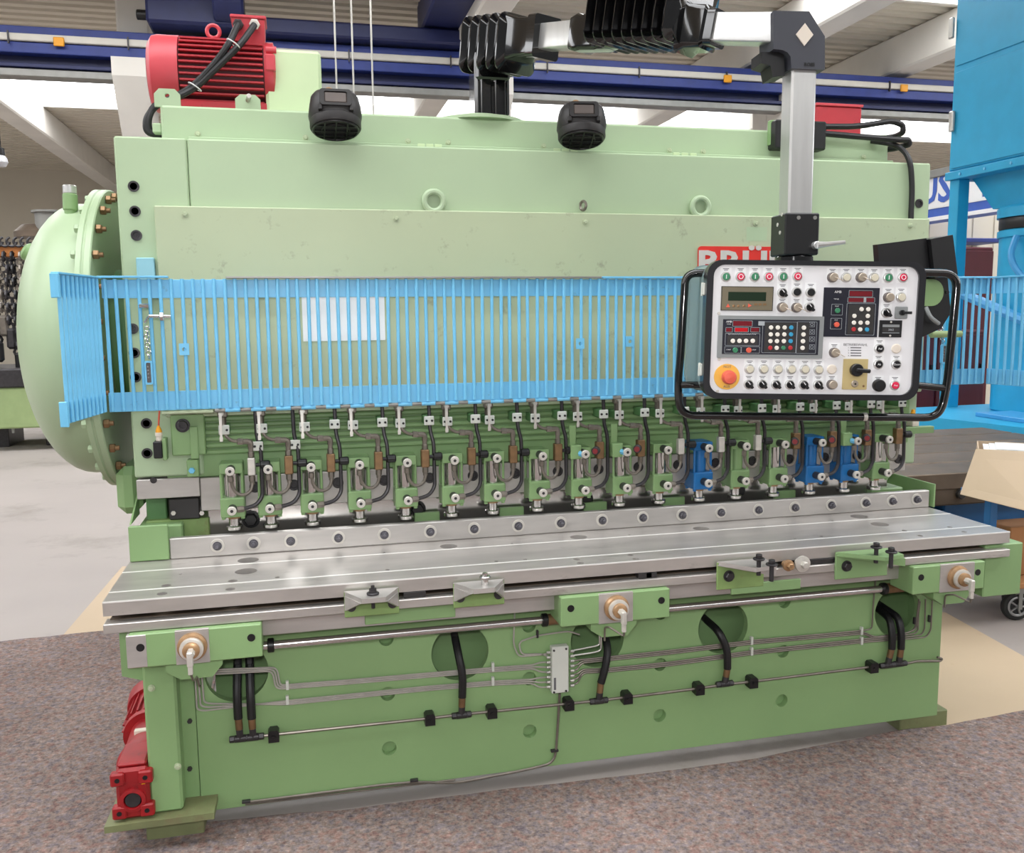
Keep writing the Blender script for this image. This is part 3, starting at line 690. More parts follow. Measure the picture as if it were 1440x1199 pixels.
e = obj('drive_cover', MB().box(a.x, b.x, 3.46, 3.62, b.z, a.z-.002, .004), 'key_black', SH, label='dark blade drive cover behind the strip')
for px in (244, 284): inst('hex_screw', mesh('screw', MB().hexa((0, 0, 0), (0, -.006, 0), .009), 'nickel'), PY(px, 721, 3.459), e)
obj('guide_block', MB().box(PY(206, 720, 3.5).x, PY(296, 740, 3.5).x, 3.47, 3.75, .93, PY(250, 727, 3.5).z-.002, .004), 'green_worn', SH)
obj('guide_block', MB().box(PY(206, 720, 3.5).x, PY(236, 740, 3.5).x, 3.50, 3.75, .95, PY(200, 700, 3.5).z, .004), 'green_deep', SH)
# right sensor
p = PY(1284, 577, YRAM-.03)
s_ = obj('position_sensor', MB().box(p.x-.015, p.x+.02, YRAM-.05, YRAM-.005, p.z-.07, p.z-.025, .003), 'cap_beige', SH, label='second position sensor with yellow plug')
obj('plug', MB().lathe([(.010, 0), (.010, .012), (.006, .03)], p+V3(0, 0, -.025), (0, 0, 1), 12), 'plug_yellow', s_)
obj('sensor_arm', MB().box(PY(1262, 590, YRAM-.04).x, p.x+.09, YRAM-.06, YRAM-.03, p.z-.10, p.z-.07, .002), 'green', s_)
# ---- hold-down cylinders
def hd_meshes():
    d = {}
    blk = MB().box(-.043, .043, -.05, .048, .056, .128, .004)
    blk.box(-.043, .043, -.042, .04, .036, .05, .002) if False else None
    for sx in (-1, 1):
        for sy in (-1, 1): blk.cyl((sx*.034, sy*.036, .057), (sx*.034, sy*.036, .048), .0075, n=8)
    top = MB().box(-.041, .041, -.045, .05, .217, .254, .003)
    rods = MB()
    rods.cyl((0, 0, .126), (0, 0, .219), .0052, n=8)
    for k, c in (('g', 'green'), ('b', 'blue_cyl')):
        d['block_'+k] = mesh('hold_down_block', blk, c); d['top_'+k] = mesh('top_flange', top, c); d['rods_'+k] = mesh('tie_rod', rods, c)
    bar = MB().cyl((0, -.008, .127), (0, -.008, .218), .0255, n=24)
    for k, c in (('c', 'chrome'), ('g', 'green'), ('b', 'blue_cyl')): d['barrel_'+k] = mesh('barrel', bar, c)
    d['plunger'] = mesh('plunger', MB().cyl((0, 0, .016), (0, 0, .058), .019, n=20), 'chrome')
    d['foot'] = mesh('foot', MB().lathe([(.02, 0), (.029, .002), (.03, .005), (.03, .014), (.026, .018), (.017, .018)], (0, 0, 0), (0, 0, 1), 24), 'chrome')
    d['gland'] = mesh('gland', MB().cyl((0, 0, .044), (0, 0, .058), .022, n=20), 'brass')
    bj = MB().lathe([(.0155, 0), (.0155, .044), (.014, .046)], (0, -.045, 0), (0, -1, 0), 18)
    d['banjo'] = mesh('banjo_fitting', bj, 'black_steel')
    d['banjo_bolt'] = mesh('banjo_bolt', MB().lathe([(.0165, 0), (.0165, .008), (.0145, .01), (0, .01)], (0, -.091, 0), (0, -1, 0), 20), 'nickel')
    d['socket'] = mesh('hex_socket', MB().hexa((0, -.1009, 0), (0, -.1014, 0), .0062), 'black_steel')
    # U pipe from the top fitting to the needle valve
    xv = .073
    d['u_pipe'] = mesh('feed_pipe', MB().tube([(0, -.074, .222), (.004, -.074, .172), (.02, -.072, .147), (.045, -.066, .14), (.066, -.058, .152), (xv, -.054, .174), (xv, -.05, .19)], .0062, fil=.012), 'pipe')
    d['nut1'] = mesh('union_nut', MB().hexa((xv, -.05, .186), (xv, -.05, .21), .0115, c=.002).cyl((xv, -.05, .176), (xv, -.05, .188), .009, n=10), 'pipe')
    d['nut0'] = mesh('union_nut', MB().hexa((0, -.074, .192), (.0, -.074, .214), .0105, c=.002), 'pipe')
    d['valve'] = mesh('needle_valve', MB().box(xv-.0155, xv+.0155, -.066, -.034, .208, .276, .003), 'bronze')
    d['valve2'] = mesh('needle_valve', MB().box(xv-.0135, xv+.0135, -.064, -.036, .21, .274, .003), 'nickel')
    kn = MB().cyl((xv+.015, -.05, .247), (xv+.032, -.05, .247), .007, n=12).cyl((xv+.03, -.05, .247), (xv+.066, -.05, .247), .0155, n=12, c=.004)
    d['knob'] = mesh('valve_knob', kn, 'black')
    kr = MB().cyl((xv-.012, -.06, .247), (xv-.026, -.085, .247), .009, n=12).cyl((xv-.022, -.08, .247), (xv-.036, -.105, .247), .0165, n=12, c=.003)
    d['knob_r'] = mesh('valve_knob', kr, 'black_steel')
    d['knob_cap'] = mesh('knob_cap', MB().cyl((xv-.0355, -.104, .247), (xv-.038, -.1085, .247), .0105, n=14), 'knob_red')
    d['elbow'] = mesh('elbow_fitting', MB().hexa((xv, -.05, .275), (xv, -.05, .296), .0115, c=.002).cyl((xv, -.05, .294), (xv, -.05, .312), .009, n=10).tube([(xv, -.05, .31), (xv, -.05, .334), (xv-.026, -.05, .334)], .0105, fil=.012).hexa((xv-.024, -.05, .334), (xv-.046, -.05, .336), .0125, c=.002), 'pipe')
    d['link'] = mesh('link_pipe', MB().tube([(xv-.04, -.05, .336), (xv-.062, -.05, .338), (xv-.082, -.044, .352), (xv-.09, -.04, .372), (xv-.092, -.036, .40)], .0062, fil=.014), 'pipe')
    xc = xv-.09
    cl = MB().box(xc-.019, xc+.019, -.05, -.044, .362, .397, .004)
    d['clamp'] = mesh('pipe_clamp', cl, 'clampwhite')
    d['clamp_block'] = mesh('clamp_block', MB().box(-.017, .017, -.044, .045, -.0165, .0165, .003), 'green_deep')
    d['clamp_bolt'] = mesh('clamp_screw', MB().cyl((0, -.05, 0), (0, -.054, 0), .0045, n=10), 'black')
    d['clamp_plate'] = mesh('pipe_clamp', MB().box(-.019, .019, -.05, -.044, -.0175, .0175, .004), 'clampwhite')
    d['cock'] = mesh('shut_off_valve', MB().hexa((xc-.004, -.03, .395), (xc-.004, -.03, .425), .0125, c=.002).box(xc-.02, xc+.014, -.05, -.015, .424, .455, .004).cyl((xc-.004, -.03, .45), (xc-.004, -.03, .49), .011, n=10), 'pipe')
    d['lever'] = mesh('valve_lever', MB().cyl((xc-.006, -.05, .44), (xc-.006, -.072, .44), .009, n=10).prism([(-.0055, 0), (.0055, 0), (.004, -.085), (.006, -.092), (.005, -.105), (-.005, -.105), (-.006, -.092), (-.004, -.085)], (xc-.008, -.072, .446), (1, 0, .06), (0, .04, 1), (0, -.004, 0)), 'nickel')
    xp = .108
    d['ret'] = mesh('return_pipe', MB().tube([(.02, -.074, .09), (.05, -.068, .092), (.085, -.058, .1), (xp, -.05, .13), (xp, -.045, .30), (xp-.012, -.038, .345), (xp-.016, -.034, .52)], .0075, fil=.03), 'black_steel')
    d['nut2'] = mesh('union_nut', MB().hexa((.016, -.074, .09), (.042, -.071, .091), .0125, c=.002), 'pipe')
    d['abk'] = mesh('switch_block', MB().box(-.052, -.008, -.07, -.04, .212, .268, .003), 'green')
    d['abr'] = mesh('bracket_strap', MB().box(-.05, -.022, -.044, -.036, .26, .345, .002), 'green')
    d['abb'] = mesh('blue_screw', MB().hexa((-.016, -.07, .236), (-.006, -.09, .233), .0115, c=.002), 'guard_blue')
    return d
HD = hd_meshes()
FZ = .966
for i, x in enumerate(HXW):
    blue = i in (11, 14, 15); k = 'b' if blue else 'g'
    o = inst('hold_down_cylinder', HD['block_'+k], (x, YH, FZ), SH)
    o.name = 'hold_down_cylinder'
    if blue: o['label'] = 'hold-down cylinder painted blue'
    S = lambda nm, key, loc=(0, 0, 0): inst(nm, HD[key], loc, o, True)
    S('top_flange', 'top_'+k)
    for sx in (-1, 1):
        for sy in (-1, 1): S('tie_rod', 'rods_'+k, (sx*.0365, sy*.036, 0))
    S('barrel', 'barrel_'+('b' if blue else 'g' if i == 12 else 'c'))
    S('plunger', 'plunger'); S('gland', 'gland'); S('foot', 'foot')
    for dz, dx in ((.235, 0), (.09, 0)):
        S('banjo_fitting', 'banjo', (dx, 0, dz)); S('banjo_bolt', 'banjo_bolt', (dx, 0, dz)); S('hex_socket', 'socket', (dx, 0, dz))
    S('feed_pipe', 'u_pipe'); S('union_nut', 'nut0'); S('union_nut', 'nut1'); S('union_nut', 'nut2')
    red = i in (8, 9, 13, 14, 15)
    S('needle_valve', 'valve' if i not in (0, 10, 11, 12) else 'valve2')
    if red: S('valve_knob', 'knob_r'); S('knob_cap', 'knob_cap')
    else: S('valve_knob', 'knob')
    S('elbow_fitting', 'elbow'); S('link_pipe', 'link'); S('return_pipe', 'ret')
    S('shut_off_valve', 'cock'); S('valve_lever', 'lever')
    xc = .073-.09
    S('pipe_clamp', 'clamp')
    S('clamp_block', 'clamp_block', (xc, 0, .379))
    for sx in (-.0105, .0105): S('clamp_screw', 'clamp_bolt', (xc+sx, 0, .379))
    zc_ = .315 if i < 2 else .385
    xq = .092 if i >= 2 else .098
    S('clamp_block', 'clamp_block', (xq, .0, zc_)); S('pipe_clamp', 'clamp_plate', (xq, 0, zc_))
    for sx in (-.0105, .0105): S('clamp_screw', 'clamp_bolt', (xq+sx, 0, zc_))
    if i in (8, 9, 15): S('switch_block', 'abk'); S('bracket_strap', 'abr'); S('blue_screw', 'abb')
# ---- bolted bar on the table
XB0, XB1 = xl_g, PY(1307, 700, YB).x
zb1 = PY(700, 728, YB).z
br = obj('bolted_bar', MB().box(XB0, XB1, YB, YB+.03, TZ+.0005, zb1, .003), 'steel', SH)
wm = mesh('washer', MB().lathe([(.012, 0), (.0255, 0), (.0255, .003), (.0245, .004), (.012, .004)], (0, 0, 0), (0, -1, 0), 24), 'nickel')
bm2 = mesh('bar_bolt', MB().cyl((0, -.003, 0), (0, -.008, 0), .0165, n=18).hexa((0, -.007, 0), (0, -.02, 0), .0135, c=.002).cyl((0, -.018, 0), (0, -.03, 0), .0072, n=12, c=.002), 'bolt_grey')
for x in (306, 357, 409, 476, 540.4, 605, 666.7, 728.7, 788.3, 846.7, 903.7, 959, 1013.3, 1066, 1117.3, 1168.3, 1216.7, 1254, 1288.3):
    p = PY(x, 772-(x-306)*.067, YB); p.z = TZ+.04
    inst('washer', wm, p, br); inst('bar_bolt', bm2, p, br)
# ---- table
X0, X1 = PZ(143, 848, TZ).x, PZ(1420, 747, TZ).x
YT = PZ(700, 803.5, TZ).y
def holes_in(y0, y1, hs): return [circ(x, min(max(y, y0+r+.012), y1-r-.012), r, 24) for x, y, r in hs if y0 < y < y1]
THOLES = [(PZ(px, py, TZ).x, PZ(px, py, TZ).y, r) for px, py, r in (
    (349, 788, .037), (346, 803, .037), (632, 770, .033), (816, 757, .033), (988, 744, .033), (1208, 726, .036), (1237, 737, .036),
    (234, 823, .016), (228, 834.5, .016), (327, 818, .016), (324, 828, .016), (390, 811.5, .008), (545, 801, .008), (698, 789, .008), (740, 788, .008), (809, 784.5, .013), (818, 793, .013),
    (884, 778.5, .012), (896, 787, .012), (1118, 757.5, .007), (1155, 754, .007), (1274, 746.5, .011), (1294, 753, .011), (1336, 741, .011), (1356, 747.5, .011), (1075, 739, .006), (1173, 733, .007), (1109, 737, .006), (254, 807, .006), (885, 752, .006), (720, 764, .006), (540, 777, .006))]
Y1_, Y2_ = 3.226, 2.996
def plank(y0, y1, z0=TZ-.045):
    hs = holes_in(y0, y1, THOLES)
    pl_ = obj('table_plate', MB().plate([(X0, y0), (X1, y0), (X1, y1), (X0, y1)], hs, (0, 0, z0), (1, 0, 0), (0, 1, 0), (0, 0, TZ-z0)), 'steel_table', SH)
    return pl_
plank(YT, Y2_-.0015); plank(Y2_+.0015, Y1_-.0015); pb = plank(Y1_+.0015, YB+.05)
obj('table_base', MB().box(X0+.01, X1-.01, YT+.03, YB+.2, TZ-.1, TZ-.066, .003), 'steel_old', SH)  # darker steel puts shade into the colour seen through the plate holes
for y_ in (Y1_, Y2_): obj('edge_strip', MB().box(X0, X1, y_-.0015, y_+.0075, TZ-.03, TZ+.0008), 'edge_bright', SH)
obj('edge_strip', MB().box(X0, X1, YT-.0006, YT+.004, TZ-.004, TZ+.0006), 'edge_bright', SH)
rz0, rz1 = TZ-.098, TZ-.068
YRL = YT-.012
obj('stop_rail', MB().box(X0, X1-.005, YRL, YT+.05, rz0, rz1, .002), 'steel_table', SH)
obj('apron_beam', MB().box(X0+.06, X1-.06, YT+.05, YP+.01, TZ-.17, rz0+.005, .003), 'steel', SH)
# scale plates in the slot
for px, L_ in ((583, .075), (907, .05), (916, .04), (1150, .14)):
    p = PY(px, 828-(px-583)*.085, YT+.002); obj('scale_plate', MB().box(p.x-L_/2, p.x+L_/2, YT-.0005, YT+.032, TZ-.066, TZ-.047, .001), 'key_black', SH)
# ---- apron panel with openings
px0, px1 = PY(276, 1000, YP).x, 2.545
big = [(-.237, .554), (.532, .546), (1.051, .541), (1.562, .542), (2.333, .536)]
small = [(x, z) for x in (.27, .788, 1.303, 1.822) for z in (.622, .42, .216)]
hs = [circ(x, z, .104, 40) for x, z in big]+[circ(x, z, .026, 22) for x, z in small]
ap = obj('apron_panel', MB().plate([(px0, .07), (px1, .07), (px1, TZ-.16), (px0, TZ-.16)], hs, (0, YP, 0), (1, 0, 0), (0, 0, 1), (0, .03, 0)), 'green', SH)
cup = mesh('recess_cup', MB().lathe([(.0262, 0), (.0262, -.045), (0, -.045)], (0, YP+.028, 0), (0, -1, 0), 22), 'green')
for x, z in small: inst('recess_cup', cup, (x, 0, z), ap)
obj('inner_wall', MB().box(px0+.05, px1-.02, YP+.17, YP+.19, .08, .75), 'green', SH)
obj('side_flange', MB().box(px0-.09, px0-.002, YP+.002, YP+.03, .1, .73, .002), 'green', SH)
for pz in (1013, 1080): inst('hex_screw', mesh('screw_dark', MB().hexa((0, 0, 0), (0, -.008, 0), .0085), 'black_steel'), PY(267, pz, YP+.002), SH)
obj('side_wall', MB().box(px1-.03, px1, YP+.03, 3.46, .07, .74, .003), 'green', SH)
obj('side_wall', MB().box(-.47, px0-.05, YP+.03, 3.46, .09, .74, .003), 'green', SH)
# left leg, its base and feet
YG = 2.97
lx0, lx1 = -.522, -.421
lg_ = obj('leg', MB().box(lx0, lx1, YG, YG+.16, .128, .70, .008), 'green', SH)
for px, py in ((213, 967), (250, 1077)): inst('hex_screw', sm, PY(px, py, YG), lg_)
bx0, bx1 = PZ(153, 1148, .12).x, PZ(303, 1133, .12).x
obj('base_plate', MB().prism([(bx0, 2.93), (bx1, 2.93), (bx1+.005, 3.13), (bx0+.01, 3.25)], (0, 0, .105), (1, 0, 0), (0, 1, 0), (0, 0, .022)), 'plate_worn', SH)
obj('foot', MB().box(PY(205, 1160, 3.02).x, PY(287, 1160, 3.02).x, 3.02, 3.2, 0, .105, .004), 'plate_worn', SH)
a, b = PY(1270, 1010, 3.09), PY(1330, 1010, 3.09)
obj('foot', MB().box(a.x-.02, b.x, 3.08, 3.3, 0, .072, .004), 'plate_worn', SH)
obj('leg_shroud', MB().prism([(PY(166, 885, YT+.09).x, .60), (-.44, .55), (-.44, .79), (PY(166, 885, YT+.09).x, .79)], (0, YT+.1, 0), (1, 0, 0), (0, 0, 1), (0, .12, 0)), 'green', SH)
# ---- three stop carriers with adjusters
def carrier(pxl, pxr, pyl, pyr, h, pxk, pyk, left=False):
    yf = YT-.035; a, b = PY(pxl, pyl, yf), PY(pxr, pyr, yf); zt = rz0-.002; zb = zt-h
    k0, k1 = PY(pxk-24, pyk, yf).x, PY(pxk+24, pyk, yf).x; kc = PY(pxk, pyk, yf)
    c = obj('stop_carrier', MB().box(a.x, b.x, yf, YT+.1, zb, zt, .003), 'green', SH)
    obj('steel_insert', MB().box(k0, k1, yf-.002, yf+.01, zb-.001, zt+.001, .001), 'steel', c)
    hole = mesh('bore', MB().lathe([(.0125, 0), (.0125, .0015), (0, .0014)], (0, 0, 0), (0, -1, 0), 18), 'black')
    for x in (a.x+.035, b.x-.032): inst('bore', hole, (x, yf, (zt+zb)/2+.012), c)
    m_ = (k0+k1)/2; w_ = .085
    obj('under_bracket', MB().prism([(m_-w_, zb), (m_+w_, zb), (m_+w_, zb-.02), (m_+w_*.62, zb-.058), (m_-w_*.5, zb-.058), (m_-w_, zb-.03)], (0, yf+.02, 0), (1, 0, 0), (0, 0, 1), (0, .09, 0)), 'green', c)
    kp = V3(m_, yf, (zt+zb)/2+.002)
    obj('adjuster_ring', MB().lathe([(.045, 0), (.045, .012), (.038, .016), (.036, .024)], kp, (0, -1, 0), 28), 'brass', c)
    obj('lock_ring', MB().lathe([(.036, .02), (.036, .034), (.03, .036)], kp, (0, -1, 0), 28), 'nickel', c)
    obj('adjuster_cap', MB().lathe([(.026, .034), (.026, .046), (.018, .05), (.012, .05)], kp, (0, -1, 0), 20), 'brass', c)
    obj('handle', MB().hexa(kp+V3(0, -.046, 0), kp+V3(.002, -.075, -.002), .0125, c=.002).box(kp.x-.009, kp.x+.009, kp.y-.088, kp.y-.070, kp.z-.036, kp.z+.010, .003).box(kp.x-.007, kp.x+.007, kp.y-.086, kp.y-.072, kp.z-.062, kp.z-.034, .002), 'nickel', c)
    obj('grease_pipe', MB().tube([kp+V3(0, -.079, -.06), kp+V3(.002, -.078, -.078), kp+V3(-.035, -.03, -.058), kp+V3(-.035, .016, -.075), kp+V3(-.035, .018, -.125)] if not left else [kp+V3(0, -.079, -.06), kp+V3(.004, -.06, -.09), kp+V3(.006, .012, -.105), kp+V3(.008, .04, -.15), kp+V3(.008, .07, -.16)], .0035, fil=.012), 'pipe', c)
    return c, a.x, b.x, zb, zt
c1 = carrier(180, 368, 905, 893, .108, 270, 897, True)
c2 = carrier(789, 942, 850, 840, .105, 866, 848)
c3 = carrier(1284, 1385, 815, 800, .108, 1346, 803)
# worn bare end of the left carrier
a, b = PY(177, 905, YT-.036), PY(206, 905, YT-.036)
obj('bare_edge', MB().box(a.x, b.x-.0, YT-.0362, YT+.05, c1[3]+.002, c1[4]-.002, .002), 'steel', c1[0])
# right end bracket
a, b = PY(1384, 800, YT+.02), PY(1437, 800, YT+.02)
obj('end_bracket', MB().box(a.x, b.x, YT+.02, YT+.2, PY(1400, 838, YT+.02).z, TZ-.055, .004), 'green', SH)
# rods
zrod = PY(575, 889, YP-.045).z
for xa_, xb_ in ((c1[2]-.02, c2[1]+.03), (c2[2]-.03, c3[1]+.03)):
    r_ = obj('stop_rod', MB().cyl((xa_, YP-.045, zrod), (xb_, YP-.045, zrod), .0145, n=20), 'chrome', SH)
    for x, s_ in ((xa_+.03, 1), (xb_-.06, -1)):
        obj('collar', MB().cyl((x, YP-.045, zrod), (x+.022, YP-.045, zrod), .024, n=18, c=.003), 'black', r_)
    obj('bush', MB().cyl((xb_-.045, YP-.045, zrod), (xb_+.04, YP-.045, zrod), .0205, n=18, c=.003), 'bronze', r_)
# dovetail stop brackets on the rail
def dovetail(cx, zt, w0, w1, d, mname, label=None):
    y0 = YRL-.002
    o = obj('stop_bracket', MB().prism([(cx-w0/2, 0), (cx+w0/2, 0), (cx+w1/2, -d), (cx-w1/2, -d)], (0, y0, zt-.016), (1, 0, 0), (0, 1, 0), (0, 0, .016)), mname, SH)
    obj('back_plate', MB().box(cx-w0/2, cx+w0/2, y0-.004, y0+.004, zt-.088, zt-.002, .002), 'green_worn' if mname == 'steel' else mname, o)
    for s_ in (-1, 1):
        obj('web', MB().prism([(0, 0), (-d*.95, 0), (0, -.05)], (cx+s_*(w0/2-.004)-.003, y0-.004, zt-.015), (s_*.5, 1, 0), (0, 0, 1), (.006, 0, 0)), mname, o)
        obj('clamp_bolt', MB().cyl((cx+s_*(w0/2-.022), y0-.004, zt-.052), (cx+s_*(w0/2-.022), y0-.012, zt-.052), .015, n=16), 'black_steel', o)
    return o
ztp = TZ-.022
p = PZ(525, 838, ztp); d1 = dovetail(p.x, ztp, .178, .075, .095, 'steel')
obj('stop_pin', MB().cyl((p.x, YRL-.06, ztp-.045), (p.x, YRL-.06, ztp+.03), .006, n=12).cyl((p.x, YRL-.06, ztp), (p.x, YRL-.06, ztp+.008), .02, n=18, c=.002).cyl((p.x, YRL-.06, ztp+.008), (p.x, YRL-.06, ztp+.02), .012, n=12), 'black_steel', d1)
p = PZ(680, 826, ztp); d2 = dovetail(p.x, ztp, .175, .07, .09, 'steel')
obj('stop_roller', MB().cyl((p.x+.012, YRL-.05, ztp), (p.x+.012, YRL-.05, ztp+.02), .012, n=18).cyl((p.x+.012, YRL-.05, ztp+.02), (p.x+.012, YRL-.05, ztp+.03), .02, n=20, c=.003).hexa((p.x+.012, YRL-.05, ztp+.03), (p.x+.012, YRL-.05, ztp+.04), .009), 'chrome', d2)
def wedge(pxl, pxr, py, mname, boltpx):
    a = PZ(pxl, py, ztp).x; b = PZ(pxr, py-(pxr-pxl)*.08, ztp).x; y0 = YRL-.002
    o = obj('stop_bracket', MB().prism([(a, 0), (b, 0), (b, -.095), (b-.09, -.115)], (0, y0, ztp-.014), (1, 0, 0), (0, 1, 0), (0, 0, .014)), mname, SH)
    obj('back_plate', MB().box(a, b, y0-.006, y0+.003, ztp-.105, ztp-.003, .002), 'green' if mname == 'green' else 'green_worn', o)
    obj('web', MB().prism([(0, 0), (b-a, -.03), (b-a, 0), (0, .003)], (a, y0-.006, ztp-.013), (1, -.42, 0), (0, 0, 1), (0, -.006, 0)), mname, o)
    obj('clamp_bolt', MB().hexa((a+.045, y0-.006, ztp-.055), (a+.045, y0-.022, ztp-.055), .017, c=.003).cyl((a+.045, y0-.006, ztp-.055), (a+.045, y0-.010, ztp-.055), .021, n=18), 'black_steel', o)
    for (bx_, by_) in boltpx:
        q = PZ(bx_, by_, ztp)
        obj('stop_bolt', MB().cyl((q.x, q.y, ztp-.03), (q.x, q.y, ztp+.03), .008, n=12).cyl((q.x, q.y, ztp+.026), (q.x, q.y, ztp+.033), .021, n=18, c=.002).hexa((q.x, q.y, ztp+.033), (q.x, q.y, ztp+.046), .0125, c=.002), 'black_steel', o)
    return o
w1 = wedge(1028, 1096, 801, 'steel', ((1067, 797), (1085, 805)))
ax_ = PY(1028, 810, YRL).x; obj('guide_strip', MB().box(ax_, ax_+.28, YRL-.006, YRL+.004, ztp-.128, ztp-.09, .002), 'green', SH)
wedge(1193, 1268, 784, 'green', ((1232, 780), (1253, 787)))
for px, py, r_, c_ in ((1109, 795, .021, 'brass'), (1129, 793, .03, 'nickel')):
    p = PY(px, py, YRL-.03); obj('guide_roller', MB().cyl(p+V3(0, .03, 0), p, r_*.55, n=14).lathe([(r_*.6, 0), (r_, .003), (r_, .012), (r_*.62, .015)], p+V3(0, .01, 0), (0, -1, 0), 24).hexa(p+V3(0, -.004, 0), p+V3(0, -.022, 0), .013, c=.002), c_, SH)
p = PY(551, 868, YT+.04); obj('guide_strip', MB().box(PY(513, 868, YT+.045).x, PY(640, 858, YT+.045).x, YT+.038, YT+.052, TZ-.16, TZ-.112, .002), 'green', SH)

# ---- pipework on the apron
def ap_(px, py, off=.006): return PY(px, py, YP-off)
def pipe(pts, r=.0032, name='lubrication_pipe', m='pipe_bright', off=.008, fil=.02):
    return obj(name, MB().tube([ap_(x, y, off) for x, y in pts], r, n=7, fil=fil), m, ap)
db0, db1 = ap_(776, 912, .03), ap_(800, 973, .03)
dist = obj('lubrication_distributor', MB().box(db0.x, db1.x, YP-.03, YP-.001, db1.z, PY(786, 909, YP-.03).z, .003), 'clampwhite', SH, label='pale lubrication distributor block with many thin pipes')
for px, py in ((779, 914.5), (796, 912), (779, 973), (796, 971)):
    inst('screw', mesh('tiny_screw', MB().cyl((0, 0, 0), (0, -.003, 0), .004, n=10), 'black_steel'), PY(px, py, YP-.03), dist)
obj('rating_print', MB().box(PY(779, 955, YP-.031).x, PY(782, 955, YP-.031).x, YP-.0306, YP-.0299, PY(780, 970, YP-.031).z, PY(780, 953, YP-.031).z), 'print_dark', dist)
rowsL = [917+k*6.9 for k in range(8)]
for k, y in enumerate(rowsL):
    for s_, X_ in ((-1, 774), (1, 802)):
        q = ap_(X_, y-(1.5 if s_ > 0 else 0), .015); obj('pipe_union', MB().hexa(q, q+V3(s_*.014, 0, 0), .0055), 'pipe_bright', dist)
upper = [rowsL[i] for i in (2, 3, 4)]; lower = [rowsL[i] for i in (5, 6, 7)]
for k in range(3):
    y = upper[k]; e = k*2.6
    pipe([(774, y), (760, y), (750, 934.5+e), (694, 938.5+e), (640, 943+e), (500, 955+e), (404, 962.5+e), (394-k*3, 963+e), (389-k*3, 938+k*2.5), (330, 940+k*3), (300, 941.5+k*3)])
    y = lower[k]
    pipe([(774, y), (758, y+1), (748, 955+e), (694, 957.5+e), (600, 965+e), (404, 985+e), (290+k*5-4, 996-k*5+3), (277+k*5, 997-k*5), (273+k*4.5, 930), (290+k*3, 926)])
pipe([(774, rowsL[0]), (764, 920), (752, 921), (729, 923), (722, 905), (724, 856), (735, 852), (790, 850)])
pipe([(774, rowsL[1]), (762, 919), (733, 920), (730, 906), (733, 901), (757, 893), (800, 887), (815, 892)])
for k in range(2):
    y = rowsL[k]-2; pipe([(802, y), (838-k*2, 908+k*9), (843+k*2, 906+k*8), (843+k*3, 885)])
for k in range(3):
    y = rowsL[k+2]-2; e = k*2.4
    pipe([(802, y), (811, y-.5), (818, 927+e), (850, 924+e), (940, 914.5+e), (1060, 900+e), (1215, 886+e), (1226, 884+e*.5), (1228+k, 850), (1232+k*2, 804), (1250, 800), (1275, 801)] if k == 0 else
         [(802, y), (811, y-.5), (818, 927+e), (850, 924+e), (940, 914.5+e), (1060, 900+e), (1215, 886+e), (1229, 893+e), (1275, 890), (1285+k*2, 884), (1290+k*2, 845)], m='pipe')
    y = rowsL[k+5]-3
    pipe([(802, y), (812, y-1), (819, 941+e), (850, 940+e), (940, 931+e), (1060, 914.5+e), (1215, 898+e), (1286+k*8, 891+e), (1291+k*9, 886), (1292+k*9.5, 842)], m='pipe')
for px, py in ((694, 939), (694, 959), (404, 965), (404, 986), (1059, 902), (1059, 917), (1214, 888), (1214, 902)):
    q = ap_(px, py, .02); obj('pipe_clip', MB().box(q.x-.005, q.x+.005, YP-.014, YP-.0005, q.z-.016, q.z+.016, .001), 'clampwhite', ap)
for px, py in ((757, 893), (1310, 871), (1289, 874)):
    q = ap_(px, py, .02); obj('pipe_clip', MB().box(q.x-.004, q.x+.004, YP-.012, YP-.0005, q.z-.014, q.z+.014, .001), 'black_steel', ap)
# drain line
pipe([(787, 975), (785, 1010), (782, 1053), (780, 1066), (772, 1074), (740, 1082), (640, 1101), (585, 1099), (540, 1103), (345, 1128)], .005, 'drain_pipe', 'pipe', .008, .05)
pipe([(640, 1096), (520, 1110), (345, 1131)], .0035, 'drain_pipe', 'pipe', .007, .05)
for px, py in ((781, 1057), (583, 1099), (346, 1129)):
    q = ap_(px, py, .02); obj('pipe_clip', MB().box(q.x-.014, q.x+.014, YP-.016, YP-.0005, q.z-.004, q.z+.004, .001), 'black_steel', ap)
# hydraulic line with clamps, tees and hoses
hp_ = [(338, 1038), (384, 1032.5), (604, 1009.5), (650, 1004), (691, 1000), (799, 989), (842, 984.5), (881, 980), (982, 967.5), (1019, 962), (1057, 958), (1226, 937), (1255, 935), (1272, 933), (1290, 929), (1322, 929), (1325, 926), (1318, 924)]
for i in range(len(hp_)-1):
    if i in (11, 12): continue
    pipe([hp_[i], hp_[i+1]], .0052, 'hydraulic_pipe', 'pipe', .022) if i < 13 else None
pipe(hp_[12:], .0052, 'hydraulic_pipe', 'pipe', .022, .02)
cm_ = mesh('line_clamp', MB().prism([(-.018, -.02), (.018, -.02), (.018, .014), (.012, .022), (-.012, .022), (-.018, .014)], (0, -.04, 0), (1, 0, 0), (0, 0, 1), (0, .0395, 0)).cyl((0, -.04, 0), (0, -.044, 0), .006, n=8), 'black')
for px, py in ((385, 1032.5), (604, 1009.5), (691, 1000), (799, 989), (881, 980), (982, 967.5), (1057, 958), (1226, 937)):
    q = ap_(px, py, .02); inst('line_clamp', cm_, (q.x, YP, q.z), ap)
